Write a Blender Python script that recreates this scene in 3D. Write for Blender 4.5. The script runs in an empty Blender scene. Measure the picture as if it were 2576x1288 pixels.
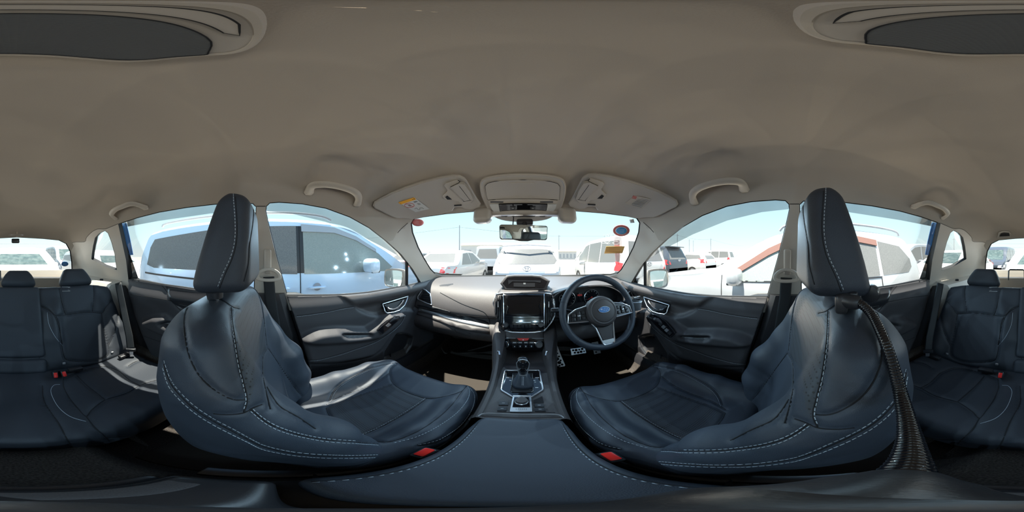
import bpy, bmesh, math, random
import numpy as np
from mathutils import Vector, Matrix
from mathutils.bvhtree import BVHTree
from mathutils.geometry import delaunay_2d_cdt
random.seed(7)
PI = math.pi
C = bpy.context.scene.collection
S = bpy.context.scene

# ---------------------------------------------------------------- camera
CAM = np.array([0.015, 0.0, 1.25])
YAW = 39.0            # frame pixels between the picture's middle and the car's forward axis
PPR = 2576 / (2 * PI)
cd = bpy.data.cameras.new('camera'); cam = bpy.data.objects.new('camera', cd); C.objects.link(cam)
cd.type = 'PANO'
try:
    cd.panorama_type = 'EQUIRECTANGULAR'
except Exception:
    cd.cycles.panorama_type = 'EQUIRECTANGULAR'
cd.clip_start = 0.005; cd.clip_end = 500
cam.location = CAM; cam.rotation_euler = (PI / 2, 0, YAW / PPR)
S.camera = cam

# ---------------------------------------------------------------- world, sun, exposure
W = bpy.data.worlds.new('sky_world'); S.world = W; W.use_nodes = True
nt = W.node_tree; nt.nodes.clear()
wo = nt.nodes.new('ShaderNodeOutputWorld'); bg = nt.nodes.new('ShaderNodeBackground')
tc = nt.nodes.new('ShaderNodeTexCoord'); sx_ = nt.nodes.new('ShaderNodeSeparateXYZ')
cr = nt.nodes.new('ShaderNodeValToRGB')
nt.links.new(tc.outputs['Generated'], sx_.inputs[0]); nt.links.new(sx_.outputs['Z'], cr.inputs[0])
e = cr.color_ramp.elements
e[0].position = 0.0; e[0].color = (0.78, 0.82, 0.82, 1)
e[1].position = 0.75; e[1].color = (0.24, 0.42, 0.70, 1)
x_ = e.new(0.12); x_.color = (0.62, 0.80, 0.84, 1)
x_ = e.new(0.32); x_.color = (0.46, 0.68, 0.80, 1)
nt.links.new(cr.outputs[0], bg.inputs['Color']); bg.inputs['Strength'].default_value = 1.0
nt.links.new(bg.outputs[0], wo.inputs[0])
SUN_DIR = Vector((-0.24, 0.035, 1.0)).normalized()
sd = bpy.data.lights.new('sun', 'SUN'); sd.energy = 14; sd.angle = 0.01; sd.color = (1.0, 0.93, 0.82)
sun = bpy.data.objects.new('sun', sd); C.objects.link(sun)
sun.rotation_euler = SUN_DIR.to_track_quat('Z', 'Y').to_euler(); sun.location = (0, 0, 12)
# added fill spots outside the windows, imitating light off gravel (warm) and cars (cool)
def add_fill(x, y, z, aim, e, col):
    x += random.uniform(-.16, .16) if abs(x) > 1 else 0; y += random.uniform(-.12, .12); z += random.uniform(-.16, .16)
    l = bpy.data.lights.new('fill_spot', 'SPOT'); l.energy = e; l.color = col; l.spot_size = math.radians(150); l.spot_blend = 1.0; l.shadow_soft_size = 0.0
    o = bpy.data.objects.new('fill_spot', l); C.objects.link(o); o.location = (x, y, z)
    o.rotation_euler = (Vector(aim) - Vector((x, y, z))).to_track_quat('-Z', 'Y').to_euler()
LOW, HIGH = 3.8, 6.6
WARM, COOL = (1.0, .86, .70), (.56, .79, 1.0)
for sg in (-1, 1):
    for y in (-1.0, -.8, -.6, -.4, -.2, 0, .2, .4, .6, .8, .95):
        add_fill(sg * 1.22, y, .92, (0, y * .7, 1.45), LOW * .55, WARM)
        add_fill(sg * 1.30, y + .1, 1.50, (0, y * .7, .85), HIGH * .55, COOL)
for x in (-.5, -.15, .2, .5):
    add_fill(x, 2.15, 1.10, (x * .5, .2, 1.40), LOW * 1.2, WARM); add_fill(x, 1.75, 1.75, (x * .5, .4, .8), HIGH * 2.2, COOL)
    add_fill(x, -2.5, 1.15, (x * .5, -.5, 1.40), LOW * .8, WARM); add_fill(x, -2.5, 1.6, (x * .5, -.9, .9), HIGH, COOL)
S.view_settings.view_transform = 'Standard'; S.view_settings.look = 'None'
S.view_settings.exposure = 0.55; S.view_settings.gamma = 1.0
S.view_settings.use_curve_mapping = False
S.cycles.max_bounces = 10; S.cycles.diffuse_bounces = 5; S.cycles.transparent_max_bounces = 24
S.cycles.glossy_bounces = 4; S.cycles.caustics_reflective = False; S.cycles.caustics_refractive = False
S.cycles.sample_clamp_indirect = 6.0

# ---------------------------------------------------------------- geometry helpers
def dirs(p):
    """unit directions of frame pixels"""
    p = np.atleast_2d(np.asarray(p, float))
    az = (p[:, 0] - 1288 - YAW) / PPR; el = (644 - p[:, 1]) / PPR
    return np.stack([np.sin(az) * np.cos(el), np.cos(az) * np.cos(el), np.sin(el)], 1)
def topx(P):
    d = np.atleast_2d(P) - CAM
    az = np.arctan2(d[:, 0], d[:, 1]); el = np.arctan2(d[:, 2], np.hypot(d[:, 0], d[:, 1]))
    x = 1288 + YAW + az * PPR
    return np.stack([x % 2576, 644 - el * PPR], 1)
def onplane(p, axis, val):
    d = dirs(p); t = (val - CAM[axis]) / d[:, axis]
    return CAM + d * t[:, None]
def atdist(p, r):
    """points at horizontal distance r"""
    d = dirs(p); t = r / np.hypot(d[:, 0], d[:, 1])
    return CAM + d * np.reshape(t, (-1, 1))
def cat(pts, n=6, closed=False):
    """Catmull-Rom through the points"""
    P = np.asarray(pts, float); m = len(P)
    if m < 3: 
        return np.array([P[0] + (P[-1] - P[0]) * k / n for k in range(n + 1)])
    out = []
    for i in range(m if closed else m - 1):
        if closed: a, b, c, d = P[(i - 1) % m], P[i], P[(i + 1) % m], P[(i + 2) % m]
        else: a, b, c, d = P[max(i - 1, 0)], P[i], P[i + 1], P[min(i + 2, m - 1)]
        for k in range(n):
            t = k / n
            out.append(0.5 * ((2 * b) + (c - a) * t + (2 * a - 5 * b + 4 * c - d) * t * t + (3 * b - 3 * c + d - a) * t ** 3))
    if not closed: out.append(P[-1])
    return np.array(out)
def dens(pts, step, closed=False):
    """straight-line densify"""
    P = np.asarray(pts, float); out = []
    m = len(P)
    for i in range(m if closed else m - 1):
        a, b = P[i], P[(i + 1) % m]; k = max(1, int(np.ceil(np.linalg.norm(b - a) / step)))
        for j in range(k): out.append(a + (b - a) * j / k)
    if not closed: out.append(P[-1])
    return np.array(out)
def inpoly(Q, poly):
    Q = np.atleast_2d(Q); poly = np.asarray(poly, float)
    x, y = Q[:, 0], Q[:, 1]; r = np.zeros(len(Q), bool)
    j = len(poly) - 1
    for i in range(len(poly)):
        xi, yi = poly[i]; xj, yj = poly[j]
        c = ((yi > y) != (yj > y)) & (x < (xj - xi) * (y - yi) / (yj - yi + 1e-12) + xi)
        r ^= c; j = i
    return r
def segdist(Q, poly, closed=True):
    Q = np.atleast_2d(Q); poly = np.asarray(poly, float); d = np.full(len(Q), 1e9)
    m = len(poly)
    for i in range(m if closed else m - 1):
        a, b = poly[i], poly[(i + 1) % m]; ab = b - a
        t = np.clip(((Q - a) @ ab) / (ab @ ab + 1e-12), 0, 1)
        d = np.minimum(d, np.linalg.norm(Q - a - t[:, None] * ab, axis=1))
    return d
def sdpoly(Q, poly):
    d = segdist(Q, poly); return np.where(inpoly(Q, poly), -d, d)
def sstep(a, b, x):
    t = np.clip((x - a) / (b - a), 0, 1); return t * t * (3 - 2 * t)
def smax(a, b, k):
    h = np.maximum(k - np.abs(a - b), 0) / k; return np.maximum(a, b) + h * h * k / 4
def smin(a, b, k):
    h = np.maximum(k - np.abs(a - b), 0) / k; return np.minimum(a, b) - h * h * k / 4

MIR = 1      # -1 while a mirrored (right-hand) copy is being built
class MB:
    """collects geometry for ONE mesh object"""
    def __init__(s): s.V = []; s.F = []; s.M = []
    def add(s, V, F, mi=0):
        o = len(s.V); s.V.extend([tuple(map(float, v)) for v in V])
        s.F.extend([tuple(int(i) + o for i in f) for f in F])
        s.M.extend([mi] * len(F) if np.isscalar(mi) else list(mi)); return s
    def build(s, name, mats, parent=None, smooth=True, auto=40, mirror=True):
        sx = MIR if mirror else 1
        me = bpy.data.meshes.new(name)
        base = Vector((0, 0, 0)); pinv = Matrix()
        if parent is not None:
            pinv = world(parent).inverted()
        V = [pinv @ Vector((v[0] * sx, v[1], v[2])) for v in s.V]
        F = [f[::-1] for f in s.F] if sx < 0 else s.F
        me.from_pydata(V, [], F)
        mats = mats if isinstance(mats, (list, tuple)) else [mats]
        for m in mats: me.materials.append(m)
        me.polygons.foreach_set('material_index', s.M)
        if smooth:
            me.polygons.foreach_set('use_smooth', [True] * len(me.polygons))
            if auto and len(me.polygons) < 60000:
                try: me.set_sharp_from_angle(angle=math.radians(auto))
                except Exception: pass
        me.update()
        o = bpy.data.objects.new(name, me); C.objects.link(o)
        if parent is not None: o.parent = parent
        return o
def world(o):
    m = Matrix.Translation(o.location) @ o.rotation_euler.to_matrix().to_4x4()
    return (world(o.parent) @ m) if o.parent else m
def thing(name, label, cat_, loc=(0, 0, 0), group=None, kind=None):
    o = bpy.data.objects.new(name, None); C.objects.link(o); o.empty_display_size = .05
    o.location = (loc[0] * MIR, loc[1], loc[2])
    o['label'] = label; o['category'] = cat_
    if group: o['group'] = group
    if kind: o['kind'] = kind
    return o
def tag(o, label, cat_=None, group=None, kind=None):
    if label: o['label'] = label
    if cat_: o['category'] = cat_
    if group: o['group'] = group
    if kind: o['kind'] = kind
    return o
def struct(o, label=None):
    o['kind'] = 'structure'
    if label: o['label'] = label
    return o

def _frames(P, closed):
    P = np.asarray(P, float); m = len(P)
    T = np.zeros_like(P)
    for i in range(m):
        a = P[(i - 1) % m] if (closed or i > 0) else P[i]; b = P[(i + 1) % m] if (closed or i < m - 1) else P[i]
        t = b - a; n = np.linalg.norm(t); T[i] = t / n if n > 1e-9 else (T[i - 1] if i else np.array([0, 0, 1.]))
    u = np.cross(T[0], [0, 0, 1.]);
    if np.linalg.norm(u) < .1: u = np.cross(T[0], [1., 0, 0])
    u /= np.linalg.norm(u); U = [u]
    for i in range(1, m):
        u = U[-1] - T[i] * (U[-1] @ T[i]); n = np.linalg.norm(u); u = u / n if n > 1e-6 else U[-1]; U.append(u)
    return P, T, np.array(U)
def tube(P, r, sides=8, closed=False, flat=1.0, up=None):
    """tube along P; r scalar or list; flat squashes the second axis; up gives per-point first-axis hint"""
    P, T, U = _frames(P, closed); m = len(P)
    if up is not None:
        U = np.cross(np.broadcast_to(np.asarray(up, float), P.shape), T); U /= np.linalg.norm(U, axis=1)[:, None] + 1e-9
    B = np.cross(T, U); r = np.broadcast_to(np.asarray(r, float), (m,))
    V = []; F = []
    for i in range(m):
        for k in range(sides):
            a = 2 * PI * k / sides
            V.append(P[i] + r[i] * (math.cos(a) * U[i] + math.sin(a) * flat * B[i]))
    for i in range(m if closed else m - 1):
        j = (i + 1) % m
        for k in range(sides):
            k2 = (k + 1) % sides
            F.append((i * sides + k, i * sides + k2, j * sides + k2, j * sides + k))
    if not closed:
        F.append(tuple(range(sides))[::-1]); F.append(tuple((m - 1) * sides + k for k in range(sides)))
    return V, F
def rbox(c, s, b=.004, seg=2, rot=None):
    """rounded box: centre, full size, bevel"""
    bm = bmesh.new(); bmesh.ops.create_cube(bm, size=1)
    for v in bm.verts: v.co = Vector((v.co.x * s[0], v.co.y * s[1], v.co.z * s[2]))
    if b > 0: bmesh.ops.bevel(bm, geom=bm.edges[:], offset=min(b, min(s) * .49), segments=seg, profile=.5, affect='EDGES')
    R = rot if rot is not None else Matrix()
    if not isinstance(R, Matrix): R = Matrix(R)
    V = [tuple((R.to_3x3() @ v.co) + Vector(c)) for v in bm.verts]; bm.verts.index_update()
    F = [tuple(v.index for v in f.verts) for f in bm.faces]; bm.free(); return V, F
def lathe(prof, c=(0, 0, 0), axis=(0, 0, 1), n=24, cap=True):
    """profile [(r, h)] revolved about axis"""
    q = Vector(axis).to_track_quat('Z', 'Y').to_matrix(); V = []; F = []
    for r, h in prof:
        for k in range(n):
            a = 2 * PI * k / n; V.append(tuple(q @ Vector((r * math.cos(a), r * math.sin(a), h)) + Vector(c)))
    for i in range(len(prof) - 1):
        for k in range(n):
            k2 = (k + 1) % n; F.append((i * n + k, i * n + k2, (i + 1) * n + k2, (i + 1) * n + k))
    if cap:
        F.append(tuple(range(n))[::-1]); F.append(tuple((len(prof) - 1) * n + k for k in range(n)))
    return V, F
def loft(rings, closed=True, cap=True):
    V = []; F = []; n = len(rings[0])
    for r in rings: V.extend([tuple(p) for p in r])
    for i in range(len(rings) - 1):
        for k in range(n if closed else n - 1):
            k2 = (k + 1) % n; F.append((i * n + k, i * n + k2, (i + 1) * n + k2, (i + 1) * n + k))
    if cap and closed:
        F.append(tuple(range(n))[::-1]); F.append(tuple((len(rings) - 1) * n + k for k in range(n)))
    return V, F
def prism(poly, z0, z1, M=None):
    """2-D polygon extruded; M maps (x,y,z) -> world"""
    n = len(poly); V = [(p[0], p[1], z0) for p in poly] + [(p[0], p[1], z1) for p in poly]
    F = [tuple(range(n))[::-1], tuple(range(n, 2 * n))] + [(i, (i + 1) % n, n + (i + 1) % n, n + i) for i in range(n)]
    if M is not None: V = [tuple(M @ Vector(v)) for v in V]
    return V, F
def cdt(outline, holes=(), lines=(), step=.03, grid=None):
    """triangulate the inside of outline minus holes with interior grid points -> verts2d, tris"""
    outline = np.asarray(outline, float); P = [tuple(p) for p in outline]; E = [(i, (i + 1) % len(outline)) for i in range(len(outline))]
    for h in holes:
        o = len(P); P += [tuple(p) for p in h]; E += [(o + i, o + (i + 1) % len(h)) for i in range(len(h))]
    for l in lines:
        o = len(P); P += [tuple(p) for p in l]; E += [(o + i, o + i + 1) for i in range(len(l) - 1)]
    lo = outline.min(0); hi = outline.max(0)
    sx, sy = (step, step) if np.isscalar(step) else step
    gx, gy = np.meshgrid(np.arange(lo[0] + sx * .5, hi[0], sx), np.arange(lo[1] + sy * .5, hi[1], sy))
    gx = gx + (np.arange(gx.shape[0])[:, None] % 2) * sx * .5
    G = np.stack([gx.ravel(), gy.ravel()], 1)
    G = G[inpoly(G, outline)]
    s = min(sx, sy)
    if len(G): G = G[segdist(G, outline) > s * .35]
    for h in holes:
        if len(G): G = G[~inpoly(G, h)]
        if len(G): G = G[segdist(G, h) > s * .35]
    for l in lines:
        if len(G): G = G[segdist(G, l, False) > s * .3]
    P += [tuple(g) for g in G]
    r = delaunay_2d_cdt([Vector(p) for p in P], E, [], 0, 1e-7)
    V = np.array([tuple(v) for v in r[0]]); T = np.array([tuple(f) for f in r[2]])
    c = V[T].mean(1); k = inpoly(c, outline)
    for h in holes: k &= ~inpoly(c, h)
    return V, T[k]
def bedges(T):
    d = {}
    for t in T:
        for a, b in ((t[0], t[1]), (t[1], t[2]), (t[2], t[0])):
            d[(a, b)] = d.get((a, b), 0) + 1
    return [e for e in d if (e[1], e[0]) not in d]
def mkbvh(V, F): return BVHTree.FromPolygons([tuple(map(float, v)) for v in V], [tuple(map(int, f)) for f in F])
def cast(bvh, pts, far=6.0, org=None, d=None):
    """cast frame-pixel rays on a surface -> points, normals, ok"""
    if d is None: D = dirs(pts); O = np.broadcast_to(CAM, D.shape)
    else: O = np.asarray(org, float); D = np.broadcast_to(np.asarray(d, float), O.shape)
    P = []; N = []; ok = []
    for o, q in zip(O, D):
        h, n, i, t = bvh.ray_cast(Vector(o), Vector(q), far)
        if h is None: P.append((0, 0, 0)); N.append((0, 0, 0)); ok.append(False)
        else:
            if n.dot(Vector(q)) > 0: n = -n
            P.append(tuple(h)); N.append(tuple(n)); ok.append(True)
    return np.array(P), np.array(N), np.array(ok)
def cast_fill(bvh, pts, **k):
    P, N, ok = cast(bvh, pts, **k)
    if ok.all() or not ok.any(): return P, N, ok
    good = np.nonzero(ok)[0]
    for i in np.nonzero(~ok)[0]:
        j = good[np.argmin(np.abs(good - i))]; P[i] = P[j]; N[i] = N[j]
    return P, N, ok
def patch(bvh, outline, th=.002, step=8, sink=.002, org=None, d=None, flatn=False, holes=(), bev=0):
    """thin raised panel lying on a surface, outline in frame pixels (or 2-D plane coordinates with org(fn), d)"""
    V2, T = cdt(outline, holes=holes, step=step)
    if org is not None: P, N, ok = cast(bvh, None, org=org(V2), d=d)
    else: P, N, ok = cast(bvh, V2)
    if not ok.any(): return [], []
    if not ok.all():
        c = P[ok].mean(0); n = N[ok].mean(0); n /= np.linalg.norm(n)
        if org is not None: O = org(V2); D = np.broadcast_to(np.asarray(d, float), O.shape)
        else: D = dirs(V2); O = np.broadcast_to(CAM, D.shape)
        for i in np.nonzero(~ok)[0]:
            j = np.nonzero(ok)[0][np.argmin(np.linalg.norm(V2[ok] - V2[i], axis=1))]
            den = D[i] @ N[j]
            t = ((P[j] - O[i]) @ N[j]) / den if abs(den) > .15 else np.linalg.norm(P[j] - O[i])
            P[i] = O[i] + D[i] * t; N[i] = N[j]
    if flatn:
        n = N.mean(0); n /= np.linalg.norm(n); N[:] = n
    top = P + N * th; bot = P - N * sink; n = len(V2)
    V = list(top); F = [tuple(t) for t in T]
    be = bedges(T); idx = {}
    for a, b in be:
        for q in (a, b):
            if q not in idx: idx[q] = len(V); V.append(bot[q])
        F.append((b, a, idx[a], idx[b]))
    return V, F
def seam(bvh, pts, r=.0012, off=.0003, n=6, sides=5, smooth=True):
    q = cat(pts, n) if smooth else dens(pts, 6)
    P, N, ok = cast(bvh, q); P = P[ok] + N[ok] * off
    if len(P) < 2: return [], []
    return tube(P, r, sides)
def stitches(bvh, pts, L=.006, gap=.0025, r=.0008, off=.0006, n=10, mb=None):
    q = cat(pts, n); P, N, ok = cast(bvh, q); P = P[ok] + N[ok] * off
    mb = mb or MB()
    if len(P) < 2: return mb
    s = np.r_[0, np.cumsum(np.linalg.norm(np.diff(P, axis=0), axis=1))]
    t = 0.0
    while t + L < s[-1]:
        a, b = [np.array([np.interp(u, s, P[:, k]) for k in range(3)]) for u in (t, t + L)]
        if np.linalg.norm(b - a) < L * 1.5: mb.add(*tube([a, b], r, 4))
        t += L + gap
    return mb
def surfnet(f, lo, hi, h):
    """naive surface nets of f<0"""
    ax = [np.arange(lo[i], hi[i] + h, h) for i in range(3)]
    X, Y, Z = np.meshgrid(*ax, indexing='ij'); D = f(X, Y, Z); s = D < 0
    G = np.stack([X, Y, Z], -1); n = D.shape
    cs = tuple(k - 1 for k in n); acc = np.zeros(cs + (3,)); cnt = np.zeros(cs)
    sl = lambda a, m: slice(a, m - 1 + a)
    for axis in range(3):
        for i in (0, 1):
            for j in (0, 1):
                o = [0, 0, 0]; q = [k for k in range(3) if k != axis]; o[q[0]] = i; o[q[1]] = j
                o2 = list(o); o2[axis] = 1
                A = tuple(sl(o[k], n[k]) for k in range(3)); B = tuple(sl(o2[k], n[k]) for k in range(3))
                da, db = D[A], D[B]; c = (s[A] != s[B]); t = np.where(c, da / np.where(c, da - db, 1), 0)
                p = G[A] + (G[B] - G[A]) * t[..., None]; acc += np.where(c[..., None], p, 0); cnt += c
    act = cnt > 0; idx = -np.ones(cs, int); idx[act] = np.arange(act.sum()); V = acc[act] / cnt[act][:, None]
    F = []
    for axis in range(3):
        A = [slice(1, n[k] - 1) for k in range(3)]; A[axis] = slice(0, n[axis] - 1); B = list(A); B[axis] = slice(1, n[axis])
        c = s[tuple(A)] != s[tuple(B)]; I = np.argwhere(c)
        if not len(I): continue
        for k in range(3):
            if k != axis: I[:, k] += 1
        q = [k for k in range(3) if k != axis]
        def cell(di, dj):
            J = I.copy(); J[:, q[0]] -= di; J[:, q[1]] -= dj; return idx[tuple(J.T)]
        Q = np.stack([cell(0, 0), cell(1, 0), cell(1, 1), cell(0, 1)], 1)
        fl = s[tuple(I.T)]
        if axis == 1: fl = ~fl
        Q[~fl] = Q[~fl][:, ::-1]; F.append(Q)
    return V, np.concatenate(F)
def lsmooth(V, F, it=2, lam=.5):
    V = np.array(V, float); F = np.asarray(F)
    e = np.concatenate([F[:, [i, (i + 1) % F.shape[1]]] for i in range(F.shape[1])])
    for _ in range(it):
        acc = np.zeros_like(V); c = np.zeros(len(V))
        np.add.at(acc, e[:, 0], V[e[:, 1]]); np.add.at(c, e[:, 0], 1); np.add.at(acc, e[:, 1], V[e[:, 0]]); np.add.at(c, e[:, 1], 1)
        V += lam * (acc / np.maximum(c, 1)[:, None] - V)
    return V

# ---------------------------------------------------------------- materials
def mat(name, col, rough=.5, metal=0., bump=0., bscale=200., btype='noise', spec=.5, var=0., vscale=4., coat=0., emit=None, alpha=None, col2=None):
    m = bpy.data.materials.new(name); m.use_nodes = True; t = m.node_tree; b = t.nodes['Principled BSDF']
    b.inputs['Base Color'].default_value = (*col, 1); b.inputs['Roughness'].default_value = rough; b.inputs['Metallic'].default_value = metal
    b.inputs['Specular IOR Level'].default_value = spec; b.inputs['Coat Weight'].default_value = coat; b.inputs['Coat Roughness'].default_value = .05
    co = t.nodes.new('ShaderNodeTexCoord')
    if bump > 0:
        if btype == 'noise':
            n = t.nodes.new('ShaderNodeTexNoise'); n.inputs['Scale'].default_value = bscale; n.inputs['Detail'].default_value = 3; out = n.outputs['Fac']
        else:
            n = t.nodes.new('ShaderNodeTexVoronoi'); n.inputs['Scale'].default_value = bscale; out = n.outputs['Distance']
            if btype == 'grid': n.inputs['Randomness'].default_value = 0
        t.links.new(co.outputs['Object'], n.inputs['Vector'])
        bp = t.nodes.new('ShaderNodeBump'); bp.inputs['Strength'].default_value = bump; bp.inputs['Distance'].default_value = .001
        t.links.new(out, bp.inputs['Height']); t.links.new(bp.outputs[0], b.inputs['Normal'])
    if var > 0 or col2:
        n = t.nodes.new('ShaderNodeTexNoise'); n.inputs['Scale'].default_value = vscale; n.inputs['Detail'].default_value = 4
        r = t.nodes.new('ShaderNodeValToRGB'); t.links.new(co.outputs['Object'], n.inputs['Vector']); t.links.new(n.outputs['Fac'], r.inputs[0])
        c2 = col2 or tuple(min(1, c * (1 + var)) for c in col); c1 = tuple(c * (1 - var) for c in col) if not col2 else col
        r.color_ramp.elements[0].color = (*c1, 1); r.color_ramp.elements[1].color = (*c2, 1)
        r.color_ramp.elements[0].position = .35; r.color_ramp.elements[1].position = .65
        t.links.new(r.outputs[0], b.inputs['Base Color'])
    if emit: b.inputs['Emission Color'].default_value = (*emit[0], 1); b.inputs['Emission Strength'].default_value = emit[1]
    if alpha is not None: b.inputs['Alpha'].default_value = alpha
    return m
def perf(name, col, rough, scale=150., rad=.28):
    """leather with punched dots"""
    m = mat(name, col, rough); t = m.node_tree; b = t.nodes['Principled BSDF']
    co = t.nodes.new('ShaderNodeTexCoord'); v = t.nodes.new('ShaderNodeTexVoronoi'); v.inputs['Scale'].default_value = scale; v.inputs['Randomness'].default_value = 0
    t.links.new(co.outputs['Object'], v.inputs['Vector'])
    k = t.nodes.new('ShaderNodeMath'); k.operation = 'GREATER_THAN'; k.inputs[1].default_value = rad; t.links.new(v.outputs['Distance'], k.inputs[0])
    mx = t.nodes.new('ShaderNodeMix'); mx.data_type = 'RGBA'; t.links.new(k.outputs[0], mx.inputs['Factor'])
    mx.inputs[6].default_value = (.003, .003, .004, 1); mx.inputs[7].default_value = (*col, 1); t.links.new(mx.outputs[2], b.inputs['Base Color'])
    bp = t.nodes.new('ShaderNodeBump'); bp.inputs['Strength'].default_value = .5; bp.inputs['Distance'].default_value = .001
    t.links.new(k.outputs[0], bp.inputs['Height']); t.links.new(bp.outputs[0], b.inputs['Normal'])
    return m
def glass(name, tint=(1, 1, 1), refl=.05, rough=.0, dirt=0., dcol=(.8, .8, .78)):
    """thin pane: transparent with a Fresnel share of mirror, optional dust"""
    m = bpy.data.materials.new(name); m.use_nodes = True; t = m.node_tree; t.nodes.clear()
    o = t.nodes.new('ShaderNodeOutputMaterial'); tr = t.nodes.new('ShaderNodeBsdfTransparent'); g = t.nodes.new('ShaderNodeBsdfGlossy')
    tr.inputs[0].default_value = (*tint, 1); g.inputs['Roughness'].default_value = rough
    lw = t.nodes.new('ShaderNodeFresnel'); lw.inputs[0].default_value = 1.35
    mu = t.nodes.new('ShaderNodeMath'); mu.operation = 'MULTIPLY'; mu.inputs[1].default_value = refl / .05; t.links.new(lw.outputs[0], mu.inputs[0])
    mx = t.nodes.new('ShaderNodeMixShader'); t.links.new(mu.outputs[0], mx.inputs[0]); t.links.new(tr.outputs[0], mx.inputs[1]); t.links.new(g.outputs[0], mx.inputs[2])
    last = mx.outputs[0]
    if dirt > 0:
        df = t.nodes.new('ShaderNodeBsdfDiffuse'); df.inputs[0].default_value = (*dcol, 1); m2 = t.nodes.new('ShaderNodeMixShader')
        n = t.nodes.new('ShaderNodeTexNoise'); n.inputs['Scale'].default_value = 6; co = t.nodes.new('ShaderNodeTexCoord'); t.links.new(co.outputs['Object'], n.inputs['Vector'])
        k = t.nodes.new('ShaderNodeMath'); k.operation = 'MULTIPLY'; k.inputs[1].default_value = dirt * 2; t.links.new(n.outputs['Fac'], k.inputs[0])
        t.links.new(k.outputs[0], m2.inputs[0]); t.links.new(last, m2.inputs[1]); t.links.new(df.outputs[0], m2.inputs[2]); last = m2.outputs[0]
    t.links.new(last, o.inputs[0]); return m
M = {}
M['headliner'] = mat('woven_headliner', (.46, .405, .345), .95, bump=.25, bscale=900, spec=.1)
M['beige'] = mat('warm_grey_trim_plastic', (.50, .45, .39), .55, bump=.1, bscale=700)
M['beige2'] = mat('grey_beige_smooth_plastic', (.46, .42, .375), .4)
M['leather'] = mat('black_leather', (.035, .044, .060), .50, spec=.45, bump=.22, bscale=900, btype='vor')
M['leather_side'] = mat('black_grained_leather', (.026, .031, .041), .55, spec=.4, bump=.30, bscale=800, btype='vor')
M['perf'] = perf('perforated_leather', (.034, .040, .050), .55, 170)
M['fabric'] = mat('dark_rear_leather', (.027, .032, .041), .6, spec=.4, bump=.3, bscale=500, btype='vor')
M['thread'] = mat('pale_grey_thread', (.42, .47, .52), .8)
M['groove'] = mat('dark_seam', (.006, .006, .008), .8)
M['dash'] = mat('soft_charcoal_dash', (.056, .050, .051), .55, bump=.35, bscale=600, btype='vor')
M['door'] = mat('charcoal_door_leather', (.046, .045, .050), .58, spec=.4, bump=.3, bscale=800, btype='vor')
M['logo'] = mat('grey_badge_metal', (.30, .31, .33), .3, metal=.5)
M['black'] = mat('black_plastic', (.019, .019, .022), .4, bump=.1, bscale=800)
M['black_s'] = mat('satin_black_plastic', (.02, .021, .025), .3)
M['gloss'] = mat('piano_black', (.006, .006, .008), .06, coat=.5)
M['rubber'] = mat('black_rubber', (.012, .012, .013), .7)
M['silver'] = mat('satin_silver', (.80, .81, .84), .32, metal=1.)
M['silver_p'] = mat('silver_painted_plastic', (.45, .46, .48), .35, metal=.6)
M['chrome'] = mat('chrome', (.8, .81, .84), .08, metal=1.)
M['carpet'] = mat('charcoal_carpet', (.050, .043, .039), 1., bump=.9, bscale=900, spec=.05, var=.4, vscale=250)
M['mat'] = mat('ribbed_floor_mat', (.034, .029, .025), .95, bump=.8, bscale=350, spec=.1)
M['belt'] = mat('black_seat_belt_webbing', (.012, .015, .018), .6, bump=.5, bscale=900)
M['red'] = mat('red_button', (.75, .02, .015), .4)
M['white'] = mat('white_print', (.75, .76, .78), .6)
M['paper'] = mat('label_paper', (.62, .63, .62), .7)
M['grey_print'] = mat('grey_print', (.25, .26, .27), .7)
M['orange'] = mat('orange_print', (.90, .42, .03), .6)
M['redp'] = mat('red_print', (.62, .05, .04), .6)
M['bluep'] = mat('blue_print', (.05, .20, .50), .3)
M['paint_blue'] = mat('blue_body_paint', (.04, .24, .62), .25, coat=1.)
M['glass'] = glass('clear_window_glass', (.93, .98, .97), .016, dirt=.0)
M['visor_s'] = glass('smoked_acrylic', (.52, .54, .55), .04, rough=.15, dirt=.16, dcol=(.32, .32, .33))
M['screen'] = mat('switched_off_screen', (.008, .008, .010), .08, spec=.5)
M['mirror'] = mat('mirror_glass', (.85, .9, .88), .01, metal=1.)
M['alu'] = mat('brushed_aluminium', (.75, .78, .80), .3, metal=1., bump=.1, bscale=300)
M['lens'] = mat('grey_ribbed_lens', (.115, .12, .125), .25, bump=.8, bscale=250, btype='grid')
# ================================================================ cabin shell (upper half)
O3 = np.array([0, 0, 1.25])
def g_shell(P, off=0.):
    x, y, z = P[..., 0], P[..., 1], P[..., 2]; ax = np.abs(x)
    Wd = .775 - .36 * np.maximum(0, z - 1.05) - .06 * np.clip(-y - .9, 0, 1) - .03 * np.maximum(0, y - .8)
    side = (ax - Wd) * .95
    top = z - (1.63 - .07 * (x / .6) ** 2 - .36 * np.maximum(0, y - .3) ** 2 - .22 * np.maximum(0, -y - .9) ** 2)
    ws = .593 * (y - 1.5 + .27 * (x / .72) ** 2) + .805 * (z - 1.08)
    rear = -(y + 1.72 - .06 * (x / .6) ** 2) * .9 + (z - 1.43) * .45
    g = smax(side, top, .16); g = smax(g, ws, .05); g = smax(g, rear, .05)
    return g - off
def ray_shell(O, D, off=0.):
    a = np.zeros(len(D)); b = np.full(len(D), 4.)
    for _ in range(40):
        m = (a + b) / 2; i = g_shell(O + D * m[:, None], off) < 0
        a = np.where(i, m, a); b = np.where(i, b, m)
    return O + D * a[:, None]
def n_shell(P):
    h = 1e-3; g = np.stack([g_shell(P + np.eye(3)[i] * h) - g_shell(P - np.eye(3)[i] * h) for i in range(3)], -1)
    return g / np.linalg.norm(g, axis=-1, keepdims=True)
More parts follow.
